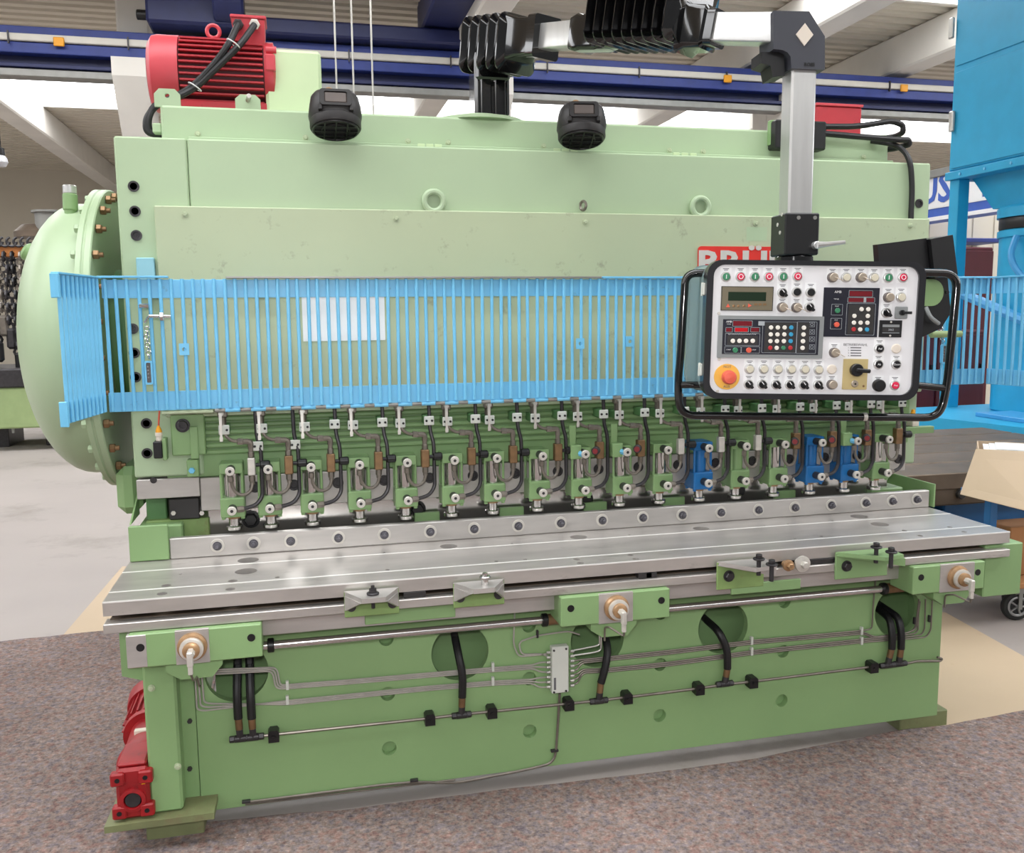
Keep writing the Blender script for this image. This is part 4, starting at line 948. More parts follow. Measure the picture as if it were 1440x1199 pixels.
def hose(pts, teepx, r=.0145, single=True):
    W = [PY(x, y, Y) for x, y, Y in pts]
    h = obj('hydraulic_hose', MB().tube(W, r, n=10, fil=.06, seg=6), 'rubber', SH)
    e = W[-1]; q = ap_(*teepx, .022)
    obj('ferrule', MB().cyl(e+V3(0, 0, .004), e.lerp(q, .55), .0125, n=14, c=.002), 'bronze', h)
    m = MB().hexa(e.lerp(q, .5), q, .0125, c=.002).cyl(q+V3(-.02, 0, 0), q+V3(.02, 0, 0), .0125, n=12, c=.002)
    for s_ in (-1, 1): m.hexa(q+V3(s_*.018, 0, 0), q+V3(s_*.036, 0, 0), .0115, c=.002)
    obj('tee_fitting', m, 'black_steel', h)
    obj('top_fitting', MB().hexa(W[0]+V3(0, 0, .0), W[0]+(W[0]-W[1]).normalized()*.035, .014, c=.002), 'black_steel', h)
hose([(334, 935, YP+.03), (333, 975, YP-.02), (335, 1010, YP-.022)], (338, 1038))
hose([(351, 935, YP+.03), (352, 975, YP-.02), (354, 1010, YP-.022)], (356, 1036))
hose([(640, 897, YP+.05), (645, 922, YP-.01), (651, 950, YP-.024), (650, 980, YP-.022)], (649, 1005))
hose([(850, 886, YP+.05), (855, 915, YP-.01), (851, 940, YP-.024), (845, 960, YP-.022)], (842, 985))
hose([(994, 872, YP+.10), (1010, 886, YP-.005), (1023, 912, YP-.024), (1023, 940, YP-.022)], (1019, 961))
hose([(1234, 855, YP+.1), (1252, 870, YP-.005), (1255, 895, YP-.024), (1254, 912, YP-.022)], (1248, 935))
hose([(1240, 852, YP+.1), (1264, 868, YP-.005), (1268, 892, YP-.024), (1267, 912, YP-.022)], (1264, 933))
# ================================================================== MOTOR ON TOP
YM = 3.86
ma, mb_ = PY(205, 95, YM), PY(372, 105, YM)
zt_, zb_ = PY(228, 47, YM-.02).z, PY(228, 152, YM).z
zc_ = (zt_+zb_)/2-.012; RM = (zt_-zb_)/2+.008
MT = thing('electric_motor', 'red finned electric motor lying on top of the shear', 'motor', ((ma.x+mb_.x)/2, YM, zl1))
xm0 = PY(206, 95, YM-RM*.5).x; xm1 = PY(251, 95, YM-RM*.7).x; xm2 = PY(372, 105, YM-RM*.7).x
obj('fan_cowl', MB().lathe([(RM*.55, 0), (RM*.8, .004), (RM*.97, .02), (RM, .04), (RM, xm1-xm0)], (xm0, YM, zc_), (1, 0, 0), 40), 'red_bright', MT)
st_ = obj('stator', MB().cyl((xm1, YM, zc_), (xm2, YM, zc_), RM*.86, n=40), 'stator_shade', MT)
for k in range(13):
    z = RM*(-.9+1.8*k/12); h = math.sqrt(RM*RM*.97-z*z); obj('cooling_fin', MB().box(xm1+.004, xm2-.004, YM-h, YM+h, zc_+z-.0035, zc_+z+.0035, .001), 'red', st_)
obj('end_shield', MB().lathe([(RM*.93, 0), (RM*.96, .01), (RM*.96, .035), (RM*.7, .05)], (xm2, YM, zc_), (1, 0, 0), 36), 'red', MT)
q = PY(380, 90, YM-RM*.75)
obj('end_lug', MB().box(q.x-.02, q.x+.02, YM-RM*1.0, YM-RM*.55, q.z-.035, q.z+.03, .006).cyl((q.x-.015, YM-RM*.8, q.z+.05), (q.x+.025, YM-RM*.8, q.z+.05), .014, n=12), 'red_bright', MT)
q = PY(300, 45, YM)
obj('lifting_eye', MB().torus((q.x, YM, zc_+RM+.028), (0, 1, 0), .024, .0075, n=22, k=8).cyl((q.x, YM, zc_+RM*.9), (q.x, YM, zc_+RM+.008), .012, n=12), 'red_bright', MT)
qa, qb = PY(326, 26, YM-.06), PY(374, 70, YM-.06)
tb_ = obj('terminal_box', MB().prism([(qa.x, qa.z), (qb.x, qa.z-.003), (qb.x-.004, qb.z), (qa.x+.03, qb.z), (qa.x+.006, qa.z-.06)], (0, YM-.075, 0), (1, 0, 0), (0, 0, 1), (0, .13, 0)), 'red', MT)
obj('box_lid', MB().box(qa.x-.006, qb.x+.006, YM-.08, YM+.06, qa.z, qa.z+.012, .003), 'red_bright', tb_)
G = []
for px in (335, 358):
    p = PY(px, 34, YM-.08); G.append(p)
    obj('cable_gland', MB().hexa(p+V3(0, .006, 0), p+V3(0, -.014, -.004), .021, c=.003).cyl(p+V3(0, -.012, -.003), p+V3(0, -.03, -.01), .015, n=14), 'nickel' if px > 340 else 'black_steel', tb_)
obj('foot_rail', MB().box(xm1-.02, xm2+.02, YM-.11, YM-.06, zl1+.001, zc_-RM*.78, .004).box(xm1-.02, xm2+.02, YM+.06, YM+.11, zl1+.001, zc_-RM*.78, .004), 'red', MT)
xq = PY(452, 110, YM-.1).x
CH = thing('coupling_cover', 'pale green box-shaped coupling cover beside the red motor', 'cover', ((xm2+xq)/2+.03, YM, zl1))
ztop = PY(420, 72, YM-.1).z
obj('cover_shell', MB().box(PY(373, 110, YM-.1).x, xq, YM-.12, YM+.16, zl1+.001, ztop, .012), 'green_pale', CH)
for k in range(2):
    p0 = G[k]+V3(0, -.03, -.012); zz_ = zl1
    pts = [p0, PY(322+k*17, 62, YM-RM-.03), PY(300+k*8, 92, YM-RM-.035), PY(270+k*6, 123, YM-RM-.035), PY(243+k*4, 138, YM-RM-.06), PY(218-k*2, 148, YE+.09), PY(205-k*3+k*6, 168, YE+.07), PY(206+k*4, 187, YE+.07), PY(228, 189.5, YE+.07)]
    o = obj('motor_cable', MB().tube(pts, .0125, n=10, fil=.05, seg=6), 'rubber'); tag(o, ['thick black cable leaving the dark gland of the red motor terminal box', 'thick black cable leaving the bright gland of the red motor terminal box'][k], 'cable', 'motor cables')
    if k == 0:
        for px, py in ((322, 60), (268, 121)):
            q = PY(px+6, py+1, YM-RM-.036); obj('cable_tie', MB().torus(q, PY(px+14, py-12, YM-RM-.036)-q, .026, .0025, n=16, k=5), 'cable_tie', o)
# ================================================================== TANK
TX, TY, TZc, TR = -.68, 3.92, 1.662, .588
TK = thing('pressure_tank', 'big green domed tank bolted to the end of the shear', 'tank', (TX-.2, TY, TZc-TR))
obj('flange', MB().lathe([(.10, -.002), (TR-.004, 0), (TR, .004), (TR, .022), (TR-.004, .026), (TR-.004, .029), (TR, .033), (TR, .05), (TR-.06, .052)], (TX, TY, TZc), (-1, 0, 0), 72), 'green_upper_lit', TK)
pr = [(TR-.055, .045), (TR-.055, .115)]
for k in range(1, 13):
    a = math.radians(90*k/12); pr.append(((TR-.055)*math.cos(a) if k < 12 else 0, .115+.235*math.sin(a)))
obj('dome', MB().lathe(pr, (TX, TY, TZc), (-1, 0, 0), 72), 'green_upper_lit', TK)
bt = mesh('flange_bolt', MB().hexa((0, 0, 0), (.02, 0, 0), .017, c=.003).cyl((.018, 0, 0), (.034, 0, 0), .009, n=10), 'bronze')
bt2 = mesh('flange_nut', MB().hexa((0, 0, 0), (-.018, 0, 0), .016, c=.003), 'green_upper_lit')
for k in range(28):
    a = 2*math.pi*(k+.4)/28; y, z = TY+.56*math.cos(a), TZc+.56*math.sin(a)
    inst('flange_bolt', bt, (TX+.001, y, z), TK); inst('flange_nut', bt2, (TX-.053, y, z), TK)
p = PX(104, 320, TX-.14)
zp = TZc+math.sqrt(max(0, (TR-.05)**2-(p.y-TY)**2))
pd = PX(107, 322, TX-.10)
obj('filler_pad', MB().lathe([(.075, 0), (.075, .012), (.07, .014)], (TX-.115, pd.y, pd.z-.006), (0, -.45, 1), 28), 'green', TK)
b0 = V3(TX-.115, pd.y-.006, pd.z+.004); tp = PY(98, 265, pd.y)
obj('filler_pipe', MB().cyl(b0, b0.lerp(tp, .45), .021, n=18).cyl(b0.lerp(tp, .44), b0.lerp(tp, .86), .026, n=18, c=.003), 'green', TK)
obj('filler_cap', MB().cyl(b0.lerp(tp, .85), tp+V3(0, 0, .012), .024, n=18, c=.004), 'alu', TK)
obj('boss', MB().cyl((TX-.25, TY-.1, TZc+.31), (TX-.315, TY-.1, TZc+.35), .035, n=20, c=.01), 'green', TK)
obj('support_saddle', MB().box(TX+.0, XL-.002, TY-.35, TY-.05, PY(185, 724, TY-.35).z, TZc-TR*.80, .03), 'green', TK)
obj('support_column', MB().box(XL+.03, XL+.08, TY-.30, TY-.1, 0, PY(185, 722, TY-.35).z, .004), 'green_deep', TK)
obj('connecting_neck', MB().cyl((TX-.01, TY, TZc), (XL-.002, TY, TZc), .28, n=30), 'green_deep', TK)
# ================================================================== SAFETY GUARD
YGd = 3.25
g0, g1 = PY(147, 480, YGd).x, PY(1387, 480, YGd).x
gzt = PY(545, 391, YGd).z; gzb = PY(545, 567, YGd).z
GD = thing('safety_guard', 'light blue barred safety guard across the front of the shear', 'guard', ((g0+g1)/2, YGd, gzb))
hgt = gzt-gzb
barm = mesh('guard_bar', MB().cyl((0, 0, .004), (0, 0, hgt-.002), .0062, n=10), 'guard_blue')
n_ = int((g1-g0)/.0348)
for i in range(n_+1):
    x = g0+.012+i*(g1-g0-.02)/n_; o = inst('guard_bar', barm, (x, YGd, gzb), GD); o.rotation_euler = (random.uniform(-.006, .006), random.uniform(-.006, .006), 0)
for nm, z0, z1 in (('upper_band', gzt-.066, gzt-.004), ('lower_band', gzb, gzb+.066)):
    obj(nm, MB().box(g0, g1, YGd+.006, YGd+.011, z0, z1, .001), 'guard_blue', GD)
xk = PY(318, 390, YGd).x; xk2 = PY(845, 390, YGd).x
obj('top_edge', MB().box(xk, xk2, YGd-.012, YGd+.02, gzt-.001, gzt+.006, .001), 'galv', GD)
obj('top_edge', MB().box(PY(137, 389, YGd).x, PY(236, 389, YGd).x, YGd-.012, YGd+.02, gzt+.001, gzt+.008, .001), 'guard_blue', GD)
obj('top_edge', MB().box(xk2+.005, g1, YGd-.012, YGd+.02, gzt-.002, gzt+.006, .001), 'guard_blue', GD)
hx = PY(302, 575, YGd).x; kn = 0
kb = mesh('hinge_knuckle', MB().cyl((0, 0, 0), (.05, 0, 0), .007, n=10), 'guard_blue'); kg = mesh('hinge_knuckle', MB().cyl((0, 0, 0), (.034, 0, 0), .007, n=10), 'galv')
while hx < 2.6:
    inst('hinge_knuckle', kb if kn % 2 else kg, (hx, YGd+.005, gzb-.006), GD); hx += .051 if kn % 2 else .035; kn += 1
obj('ledge_strip', MB().box(PY(229, 578, YGd+.03).x, PY(301, 577, YGd+.03).x, YGd+.0, YF-.003, gzb-.012, gzb-.003, .001), 'green_cover', GD)
for x in (g0+.5, g0+1.4, g0+2.3): obj('support_arm', MB().box(x-.012, x+.012, YGd+.011, YC-.001, gzb+.02, gzb+.045, .002).box(x-.012, x+.012, YGd+.011, YC-.001, gzt-.05, gzt-.025, .002), 'guard_dark', GD)
for px, py in ((259, 491), (816, 483), (886, 480)):
    p = PY(px, py, YGd-.008); obj('lug_plate', MB().plate([(-.016, -.02), (.016, -.02), (.016, .02), (-.016, .02)], [circ(0, 0, .007, 14)], (p.x, YGd-.004, p.z), (1, 0, 0), (0, 0, 1), (0, -.005, 0)), 'guard_blue', GD)
for side, xw in ((-1, g0-.006), (1, g1+.004)):
    if side < 0: pe_ = PY(92, 590, 2.90); tip = V3(pe_.x, pe_.y, 0)
    else: tip = V3(g1+.06, 2.90, 0)
    base = V3(xw, YGd, 0); L_ = (tip-base).length; d_ = (tip-base).normalized()
    WM = Matrix.Translation(base) @ Matrix.Rotation(math.atan2(d_.y, d_.x), 4, 'Z')     # local x runs out along the wing
    fs = -.008 if side < 0 else .008
    for nm, z0, z1 in (('wing_band', gzt-.066, gzt-.004), ('wing_band', gzb, gzb+.066)):
        obj(nm, MB().box(0, L_, fs-.0025, fs+.0025, z0, z1, .001).xf(WM), 'guard_blue', GD)
        obj('end_tab', MB().box(L_, L_+.012, -.012, .012, z0-.005, z1+.005, .002).xf(WM), 'guard_blue', GD)
    for i in range(int(L_/.0348)):
        q_ = WM @ V3(.02+i*.0348, 0, gzb); inst('guard_bar', barm, q_, GD)
    obj('top_edge', MB().box(0, L_, -.012, .012, gzt-.001, gzt+.005, .001).xf(WM), 'guard_blue', GD)
# latch pin, chain and plug on each side
def chain_plug(px, pys, Y, label, pin=None):
    p0 = PY(px, pys[0], Y); p1 = PY(px+3, pys[1], Y)
    t = thing('chained_plug', label, 'plug', (p1.x, Y, p1.z), 'interlock plugs on chains')
    L_ = (p0-p1).length; n = int(L_/.013)
    for i in range(n):
        q = p0.lerp(p1, i/n)+V3(random.uniform(-.003, .003), 0, 0); obj('chain_link', MB().torus(q, (1, .3, 0) if i % 2 else (0, 1, .2), .0075, .002, n=10, k=5), 'chrome', t)
    w_, h = .012, .04
    obj('plug_frame', MB().plate(rrect(p1.x-w_, p1.x+w_, p1.z-2*h, p1.z, .006), [rrect(p1.x-w_*.6, p1.x+w_*.6, p1.z-1.85*h, p1.z-.15*h, .004)], (0, Y, 0), (1, 0, 0), (0, 0, 1), (0, -.014, 0)), 'guard_blue', t)
    obj('contact_insert', MB().box(p1.x-w_*.58, p1.x+w_*.58, Y-.009, Y-.002, p1.z-1.84*h, p1.z-.16*h), 'panel_grey', t)
    for k in range(4): obj('contact', MB().cyl((p1.x-.002, Y-.009, p1.z-.02-.012*k), (p1.x-.002, Y-.012, p1.z-.02-.012*k), .003, n=8), 'chrome', t)
    return t
chain_plug(206, (462, 507), YGd-.012, 'blue framed plug on a short chain hanging left of the white notice')
t = chain_plug(1323, (440, 484), YGd-.012, 'blue framed plug on a short chain hanging under the black hooded housing')
p = PY(227, 445, YGd-.015)
o = obj('latch_pin', MB().cyl(p+V3(-.04, 0, .002), p+V3(.03, 0, 0), .006, n=12).hexa(p+V3(-.006, 0, 0), p+V3(.008, 0, 0), .015, c=.002).cyl(p+V3(-.04, 0, .002), p+V3(-.055, .002, -.02), .004, n=8).cyl(PY(196, 430, YGd-.01), PY(209, 430, YGd-.01), .008, n=10), 'chrome')
tag(o, 'bright steel latch pin pushed through the blue guard bars', 'pin')
# ================================================================== WORK LAMPS
def loft(m, rings, n=28):
    k0 = len(m.v); 
    for rx, ry, oy, z, pw in rings:
        for k in range(n):
            t = 2*math.pi*k/n; c, s_ = math.cos(t), math.sin(t); e = 2/pw
            m.v.append((rx*math.copysign(abs(c)**e, c), oy+ry*math.copysign(abs(s_)**e, s_), z))
    for i in range(len(rings)-1):
        for k in range(n): m.f.append((k0+i*n+k, k0+i*n+(k+1) % n, k0+(i+1)*n+(k+1) % n, k0+(i+1)*n+k))
    m.f.append(tuple(k0+k for k in range(n))[::-1]); m.f.append(tuple(k0+(len(rings)-1)*n+k for k in range(n))); return m
def work_lamp(px, py, label, rz=0):
    p = PY(px, py, 3.42)
    t = thing('work_lamp', label, 'lamp', p, 'work lamps on the top ledge')
    t.rotation_euler = (math.radians(-14), 0, rz)
    bpy.context.view_layer.update()
    S = lambda nm, m, mt, par=t: obj(nm, m, mt, par, True)
    S('housing', loft(MB(), [(.092, .08, 0, .018, 2.2), (.096, .082, 0, .036, 2.6), (.092, .078, 0, .066, 3.2), (.086, .07, .003, .096, 3.8), (.072, .056, .004, .116, 3.8), (.06, .045, .005, .12, 3.8)]), 'lamp_black')
    S('front_ring', MB().lathe([(.074, -.012), (.088, -.012), (.092, -.006), (.092, .018), (.086, .024)], (0, 0, 0), (0, 0, 1), 36), 'lamp_black')
    S('lens', MB().lathe([(0, -.012), (.05, -.011), (.076, -.004)], (0, 0, 0), (0, 0, 1), 30), 'glass_dull')
    g = MB()
    for k in (-.04, 0, .04):
        h = math.sqrt(.078**2-k*k); g.box(k-.0025, k+.0025, -h, h, -.02, -.014); g.box(-h, h, k-.0025, k+.0025, -.02, -.014)
    g.torus((0, 0, -.016), (0, 0, 1), .05, .003, n=24, k=5).torus((0, 0, -.014), (0, 0, 1), .08, .005, n=30, k=6)
    S('grille', g, 'black')
    S('name_plate', MB().box(-.04, .04, -.086, -.07, .05, .09, .004), 'panel_grey')
    S('plate_frame', MB().plate(rrect(-.056, .056, .04, .1, .012), [rrect(-.04, .04, .049, .091, .006)], (0, -.088, 0), (1, 0, 0), (0, 0, 1), (0, .02, 0)), 'lamp_black')
    for s_ in (-1, 1): S('clip', MB().box(s_*.055-.007, s_*.055+.007, -.085, -.065, .024, .044, .002), 'lamp_black')
    S('hanging_ring', MB().torus((-.02, 0, .132), (.3, 1, 0), .015, .0035, n=14, k=6), 'brass')
    S('bracket_arm', MB().box(-.015, .015, .05, .152, .05, .07, .003), 'black_steel')
    return t
work_lamp(472, 178, 'black work lamp on the top ledge beside the coupling cover')
work_lamp(818, 192, 'black work lamp on the top ledge nearer the hanging console', math.radians(-10))
# ================================================================== ARM AND CONSOLE
CO = PD(1141, 464, 2.70)
CROT = Matrix.Rotation(-YAW, 4, 'Z') @ Matrix.Rotation(math.radians(1.2), 4, 'Y')
CM = Matrix.Translation(CO) @ CROT; CMI = CM.inverted()
def PC(px, py, y=0.0):
    o = CMI @ CAM; v = CMI.to_3x3() @ ray(px, py); q = o + v*((y-o.y)/v.y); return q
def PCx(px, py, y=0.0): q = PC(px, py, y); return q.x, q.z
CN = thing('control_console', 'white-faced control console with many buttons hanging from the arm', 'console', CO)
CN.rotation_euler = CROT.to_euler()
S = lambda nm, m, mt, par=CN, label=None: obj(nm, m, mt, par, True, label=label)
bx0_, bz1_ = PCx(994, 365); bx1_, bz0_ = PCx(1288, 563)
DP = .27
enc = S('enclosure', MB().prism(rrect(bx0_+.006, bx1_-.006, bz0_+.006, bz1_-.006, .045, 6), (0, .03, 0), (1, 0, 0), (0, 0, 1), (0, DP-.03, 0)), 'console_grey')
S('back_rim', MB().prism(rrect(bx0_+.001, bx1_-.001, bz0_+.001, bz1_-.001, .05, 6), (0, DP, 0), (1, 0, 0), (0, 0, 1), (0, .015, 0)), 'console_grey')
wx0, wz1 = PCx(1003, 372); wx1, wz0 = PCx(1279, 555)
S('bezel', MB().plate(rrect(bx0_, bx1_, bz0_, bz1_, .045, 6), [rrect(wx0, wx1, wz0, wz1, .034, 6)], (0, -.014, 0), (1, 0, 0), (0, 0, 1), (0, .05, 0)), 'console_bezel')
FP = S('front_panel', MB().prism(rrect(wx0-.003, wx1+.003, wz0-.003, wz1+.003, .036, 6), (0, -.006, 0), (1, 0, 0), (0, 0, 1), (0, .012, 0)), 'panel_white')
F0 = -.006
for py in (406, 520):
    z = PCx(993, py)[1]; S('hinge', MB().box(bx0_-.006, bx0_+.008, .012, .034, z-.018, z+.018, .002).cyl((bx0_-.004, .03, z-.02), (bx0_-.004, .03, z+.02), .004, n=8), 'clampwhite')
# button kit
ring = MB().lathe([(.0155, 0), (.0155, .004), (.0138, .0075), (.0118, .0085), (.0112, .006)], (0, 0, 0), (0, -1, 0), 24)
KIT = dict(ring=mesh('push_button', ring, 'alu'), kring=mesh('key_switch', MB().lathe([(.0155, 0), (.0155, .004), (.0145, .0065), (.0138, .014), (.0125, .014)], (0, 0, 0), (0, -1, 0), 24), 'panel_grey'))
def capm(c, h=.0095, r=.0108): return mesh('cap', MB().lathe([(r, .004), (r, h-.001), (r-.001, h), (0, h)], (0, 0, 0), (0, -1, 0), 22), c)
for c in ('btn_green', 'btn_red', 'black', 'lens', 'cap_beige'): KIT[c] = capm(c, .0125 if c == 'lens' else .0095)
KIT['bar'] = mesh('symbol', MB().box(-.0011, .0011, -.0104, -.0094, -.006, .006), 'white')
KIT['circle'] = mesh('symbol', MB().lathe([(.0052, .0094), (.0052, .0104), (.0072, .0104), (.0072, .0094)], (0, 0, 0), (0, -1, 0), 20), 'white')
sel = MB().cyl((0, -.004, 0), (0, -.011, 0), .0115, n=22, c=.001).xf(Matrix())
sel.merge(MB().box(-.0042, .0042, -.024, -.009, -.014, .0115, .0015).xf(Matrix.Rotation(math.radians(-38), 4, 'Y')))
KIT['sel'] = mesh('selector_knob', sel, 'black')
KIT['mark'] = mesh('pointer_mark', MB().box(-.001, .001, -.0246, -.024, .001, .011).xf(Matrix.Rotation(math.radians(-38), 4, 'Y')), 'white')
KIT['cylr'] = mesh('lock_cylinder', MB().lathe([(.0125, .004), (.0125, .02), (.011, .0215), (0, .0215)], (0, 0, 0), (0, -1, 0), 22), 'key_metal')
KIT['key'] = mesh('key', MB().prism([(-.0025, -.001), (.0025, -.001), (.003, .006), (.009, .012), (.011, .021), (.005, .027), (-.004, .026), (-.008, .019), (-.006, .011), (-.003, .006)], (.001, -.021, 0), (.75, -.3, -.45), (.55, -.62, -.35), (.0012, 0, .0012)), 'key_metal')
KIT['lab'] = mesh('label_plate', MB().box(-.0165, .0165, -.0008, 0, -.017, .029), 'paper')
KIT['print'] = mesh('label_print', MB().box(-.009, .009, -.0011, -.0008, .0225, .0245).box(-.006, .006, -.0011, -.0008, .0185, .0205), 'print_dark')
def put(nm, key, px, py, par=None, y=F0, dz=0, rot=None):
    q = PC(px, py, y); o = inst(nm, KIT[key], (q.x, y, q.z), par or CN, True)
    if rot: o.rotation_euler = rot
    return o
def child(nm, key, par, rot=None):
    o = inst(nm, KIT[key], (0, 0, 0), par, True)
    if rot: o.rotation_euler = rot
    return o
def label(par): child('label_plate', 'lab', par); child('label_print', 'print', par)
for px, py, c in ((1020.5, 389, 'I'), (1041, 389, 'O'), (1061, 389, 'I'), (1080.7, 389, 'O'), (1100.8, 389, 'I'), (1121, 388.5, 'O'), (1248.5, 390.3, 'I'), (1269, 390, 'O')):
    b = put('push_button', 'ring', px, py); child('cap', 'btn_green' if c == 'I' else 'btn_red', b); child('symbol', 'bar' if c == 'I' else 'circle', b); label(b)
b = put('push_button', 'ring', 1228.5, 390.3); child('cap', 'lens', b); label(b)
for px, py in ((1189.4, 390), (1266.5, 417.8), (1053.6, 518.6), (1073.6, 518.6), (1093.7, 518.7), (1112.4, 519), (1131.4, 519), (1150.6, 519.5)):
    b = put('indicator_lamp', 'ring', px, py); child('lens', 'lens', b); label(b)
for px, py, txt in ((1120, 410.5, ''), (1139.5, 411, ''), (1236, 490, 'Auf'), (1234.7, 512, 'Ab'), (1259.7, 512, 'Zoom')):
    b = put('push_button', 'ring', px, py); child('cap', 'black', b); label(b)
    if txt: lettering('lettering', txt, .0085, 'white', Matrix.Translation((0, -.0102, 0)), b, True, ext=.0003)
b = put('push_button', 'ring', 1257.8, 541.4); child('cap', 'btn_red', b); label(b); lettering('lettering', 'Aus', .0078, 'white', Matrix.Translation((0, -.0102, 0)), b, True, ext=.0003)
KIT['mush'] = mesh('mushroom_cap', MB().lathe([(.0185, .004), (.0185, .018), (.016, .022), (0, .023)], (0, 0, 0), (0, -1, 0), 28), 'black')
b = put('push_button', 'ring', 1234, 541.4); child('mushroom_cap', 'mush', b); label(b)
for px, py in ((1100, 411.5), (1138, 431.8), (1245.8, 439.6), (1052.5, 540), (1071.6, 540), (1091, 540.2), (1110.4, 540.4), (1129.8, 540.6), (1150, 540.8)):
    b = put('selector_switch', 'ring', px, py); child('selector_knob', 'sel', b); child('pointer_mark', 'mark', b); label(b)
for px, py, k in ((1099.5, 432, 1), (1119.5, 432.3, 1), (1170, 390, 1), (1210, 390, 1), (1248.5, 418, 0), (1172.5, 495.5, 1), (1169, 540.3, 0)):
    b = put('key_switch', 'kring', px, py); child('lock_cylinder', 'cylr', b); label(b)
    if k: child('key', 'key', b)
for px, py in ((1260, 490), (1169.4, 519)):
    q = PC(px, py, F0); o = S('blanking_cap', MB().lathe([(.0145, 0), (.0145, .003), (.012, .0055), (0, .006)], (q.x, F0, q.z), (0, -1, 0), 26), 'cap_beige')
# toggle on a square plate
q = PC(1266.7, 439.5, F0); o = S('toggle_switch', MB().box(q.x-.019, q.x+.019, F0-.006, F0, q.z-.018, q.z+.018, .002), 'frame_grey')
S('toggle', MB().cyl((q.x, F0-.006, q.z), (q.x, F0-.014, q.z), .008, n=14).box(q.x, q.x+.026, F0-.02, F0-.013, q.z-.004, q.z+.004, .001), 'black', o)
# emergency stop
q = PC(1022, 529.5, F0); es = S('emergency_stop', MB().lathe([(.039, 0), (.039, .002), (.0385, .003), (0, .003)], (q.x, F0, q.z), (0, -1, 0), 40), 'yellow', label='red emergency stop mushroom on a yellow disc')
S('mushroom', MB().lathe([(.015, 0), (.015, .012), (.0205, .014), (.0215, .02), (.0205, .036), (.017, .042), (0, .044)], (q.x, F0-.003, q.z), (0, -1, 0), 30), 'btn_orange', es)
lettering('lettering', 'NOT', .011, 'print_dark', Matrix.Translation((q.x, F0-.0034, q.z+.030)), es, True, ext=.0002)
lettering('lettering', 'AUS', .011, 'print_dark', Matrix.Translation((q.x, F0-.0034, q.z-.030)), es, True, ext=.0002)
def rect(nm, x0, y0, x1, y1, m, y, d, par=CN, r=.002, c=None):
    a, b = PC(x0, y0, F0), PC(x1, y1, F0)
    return S(nm, MB().prism(rrect(min(a.x, b.x), max(a.x, b.x), min(a.z, b.z), max(a.z, b.z), r, 3), (0, y, 0), (1, 0, 0), (0, 0, 1), (0, -d, 0)), m, par)
def outline(nm, x0, y0, x1, y1, m, y, par, r=.004, w_=.0009):
    a, b = PC(x0, y0, F0), PC(x1, y1, F0); X0_, X1_, Z0_, Z1_ = min(a.x, b.x), max(a.x, b.x), min(a.z, b.z), max(a.z, b.z)
    return S(nm, MB().plate(rrect(X0_, X1_, Z0_, Z1_, r, 3), [rrect(X0_+w_, X1_-w_, Z0_+w_, Z1_-w_, r*.8, 3)], (0, y, 0), (1, 0, 0), (0, 0, 1), (0, -.0004, 0)), m, par)
def dot(nm, px, py, r, m, y, h, par):
    q = PC(px, py, F0); return S(nm, MB().lathe([(r, 0), (r, h*.7), (r*.85, h), (0, h)], (q.x, y, q.z), (0, -1, 0), 18), m, par)
# text display unit
o = rect('display_unit', 1014.3, 402.3, 1085.7, 437.2, 'olive', F0, .006, r=.001)
outline('display_frame', 1014.3, 402.3, 1085.7, 437.2, 'key_black', F0-.006, o, .001, .002)
rect('lcd_screen', 1023.6, 410.2, 1076.2, 423.2, 'lcd', F0-.006, .0006, o, .0005)
tri = mesh('arrow_key', MB().prism([(-.006, -.005), (.006, -.005), (0, .006)], (0, 0, 0), (1, 0, 0), (0, 0, 1), (0, -.001, 0)), 'btn_orange')
q = PC(1023, 429.5, F0); inst('arrow_key', tri, (q.x, F0-.006, q.z), o, True)
q = PC(1053.5, 429.5, F0); ob = inst('arrow_key', tri, (q.x, F0-.006, q.z), o, True); ob.rotation_euler = (0, math.pi/2, 0)
for px in (1031, 1037.5, 1045.5): dot('soft_key', px, 430, .0042, 'bronze', F0-.006, .001, o)
for px in (1062, 1068, 1074.5): rect('soft_key', px-2.2, 426.4, px+2.2, 429.4, 'bronze', F0-.006, .0006, o, .0004)
# position controller (wide)
o = rect('position_controller', 1010, 443.3, 1154.8, 504, 'frame_grey', F0, .008, r=.0015, )
rect('keypad_face', 1016, 448.6, 1148.8, 498.8, 'navy_panel', F0-.008, .0008, o, .0006)
K = F0-.0088
rect('display', 1030, 451.2, 1056, 458.2, 'disp_red', K, .0006, o, .0012); outline('display_outline', 1029.4, 450.4, 1056.8, 459, 'line_grey', K, o, .0015)
for x0, x1, m in ((1019.5, 1029, 'disp_red'), (1032, 1051.5, 'led_red'), (1054.5, 1067.5, 'disp_red')):
    rect('display', x0+.6, 460.8, x1-1.5, 466.2, m, K, .0006, o, .0008); outline('display_outline', x0, 460, x1, 467, 'line_grey', K, o, .001)
outline('key_field', 1019, 468.2, 1067, 486, 'line_grey', K, o, .002); rect('key_mat', 1022, 471.5, 1064, 485, 'key_black', K, .0004, o, .001)
pts = [(1023+i*1.3, 470.6 if i % 2 else 469) for i in range(31)]
zz_ = [PC(x, y, F0) for x, y in pts]; S('zigzag_print', MB().tube([(q.x, K-.0006, q.z) for q in zz_], .0004, n=4), 'white', o)
for px in (1029.4, 1038.6, 1047.8, 1057.3): dot('key', px, 479, .0066, 'key_white', K, .004, o)
outline('start_field', 1018, 486.8, 1040.8, 496.4, 'line_grey', K, o, .002); outline('stop_field', 1041.6, 486.8, 1067, 496.4, 'line_grey', K, o, .002)
dot('start_key', 1032.6, 492, .008, 'btn_green', K, .005, o); dot('stop_key', 1051.8, 492, .008, 'btn_orange', K, .005, o)
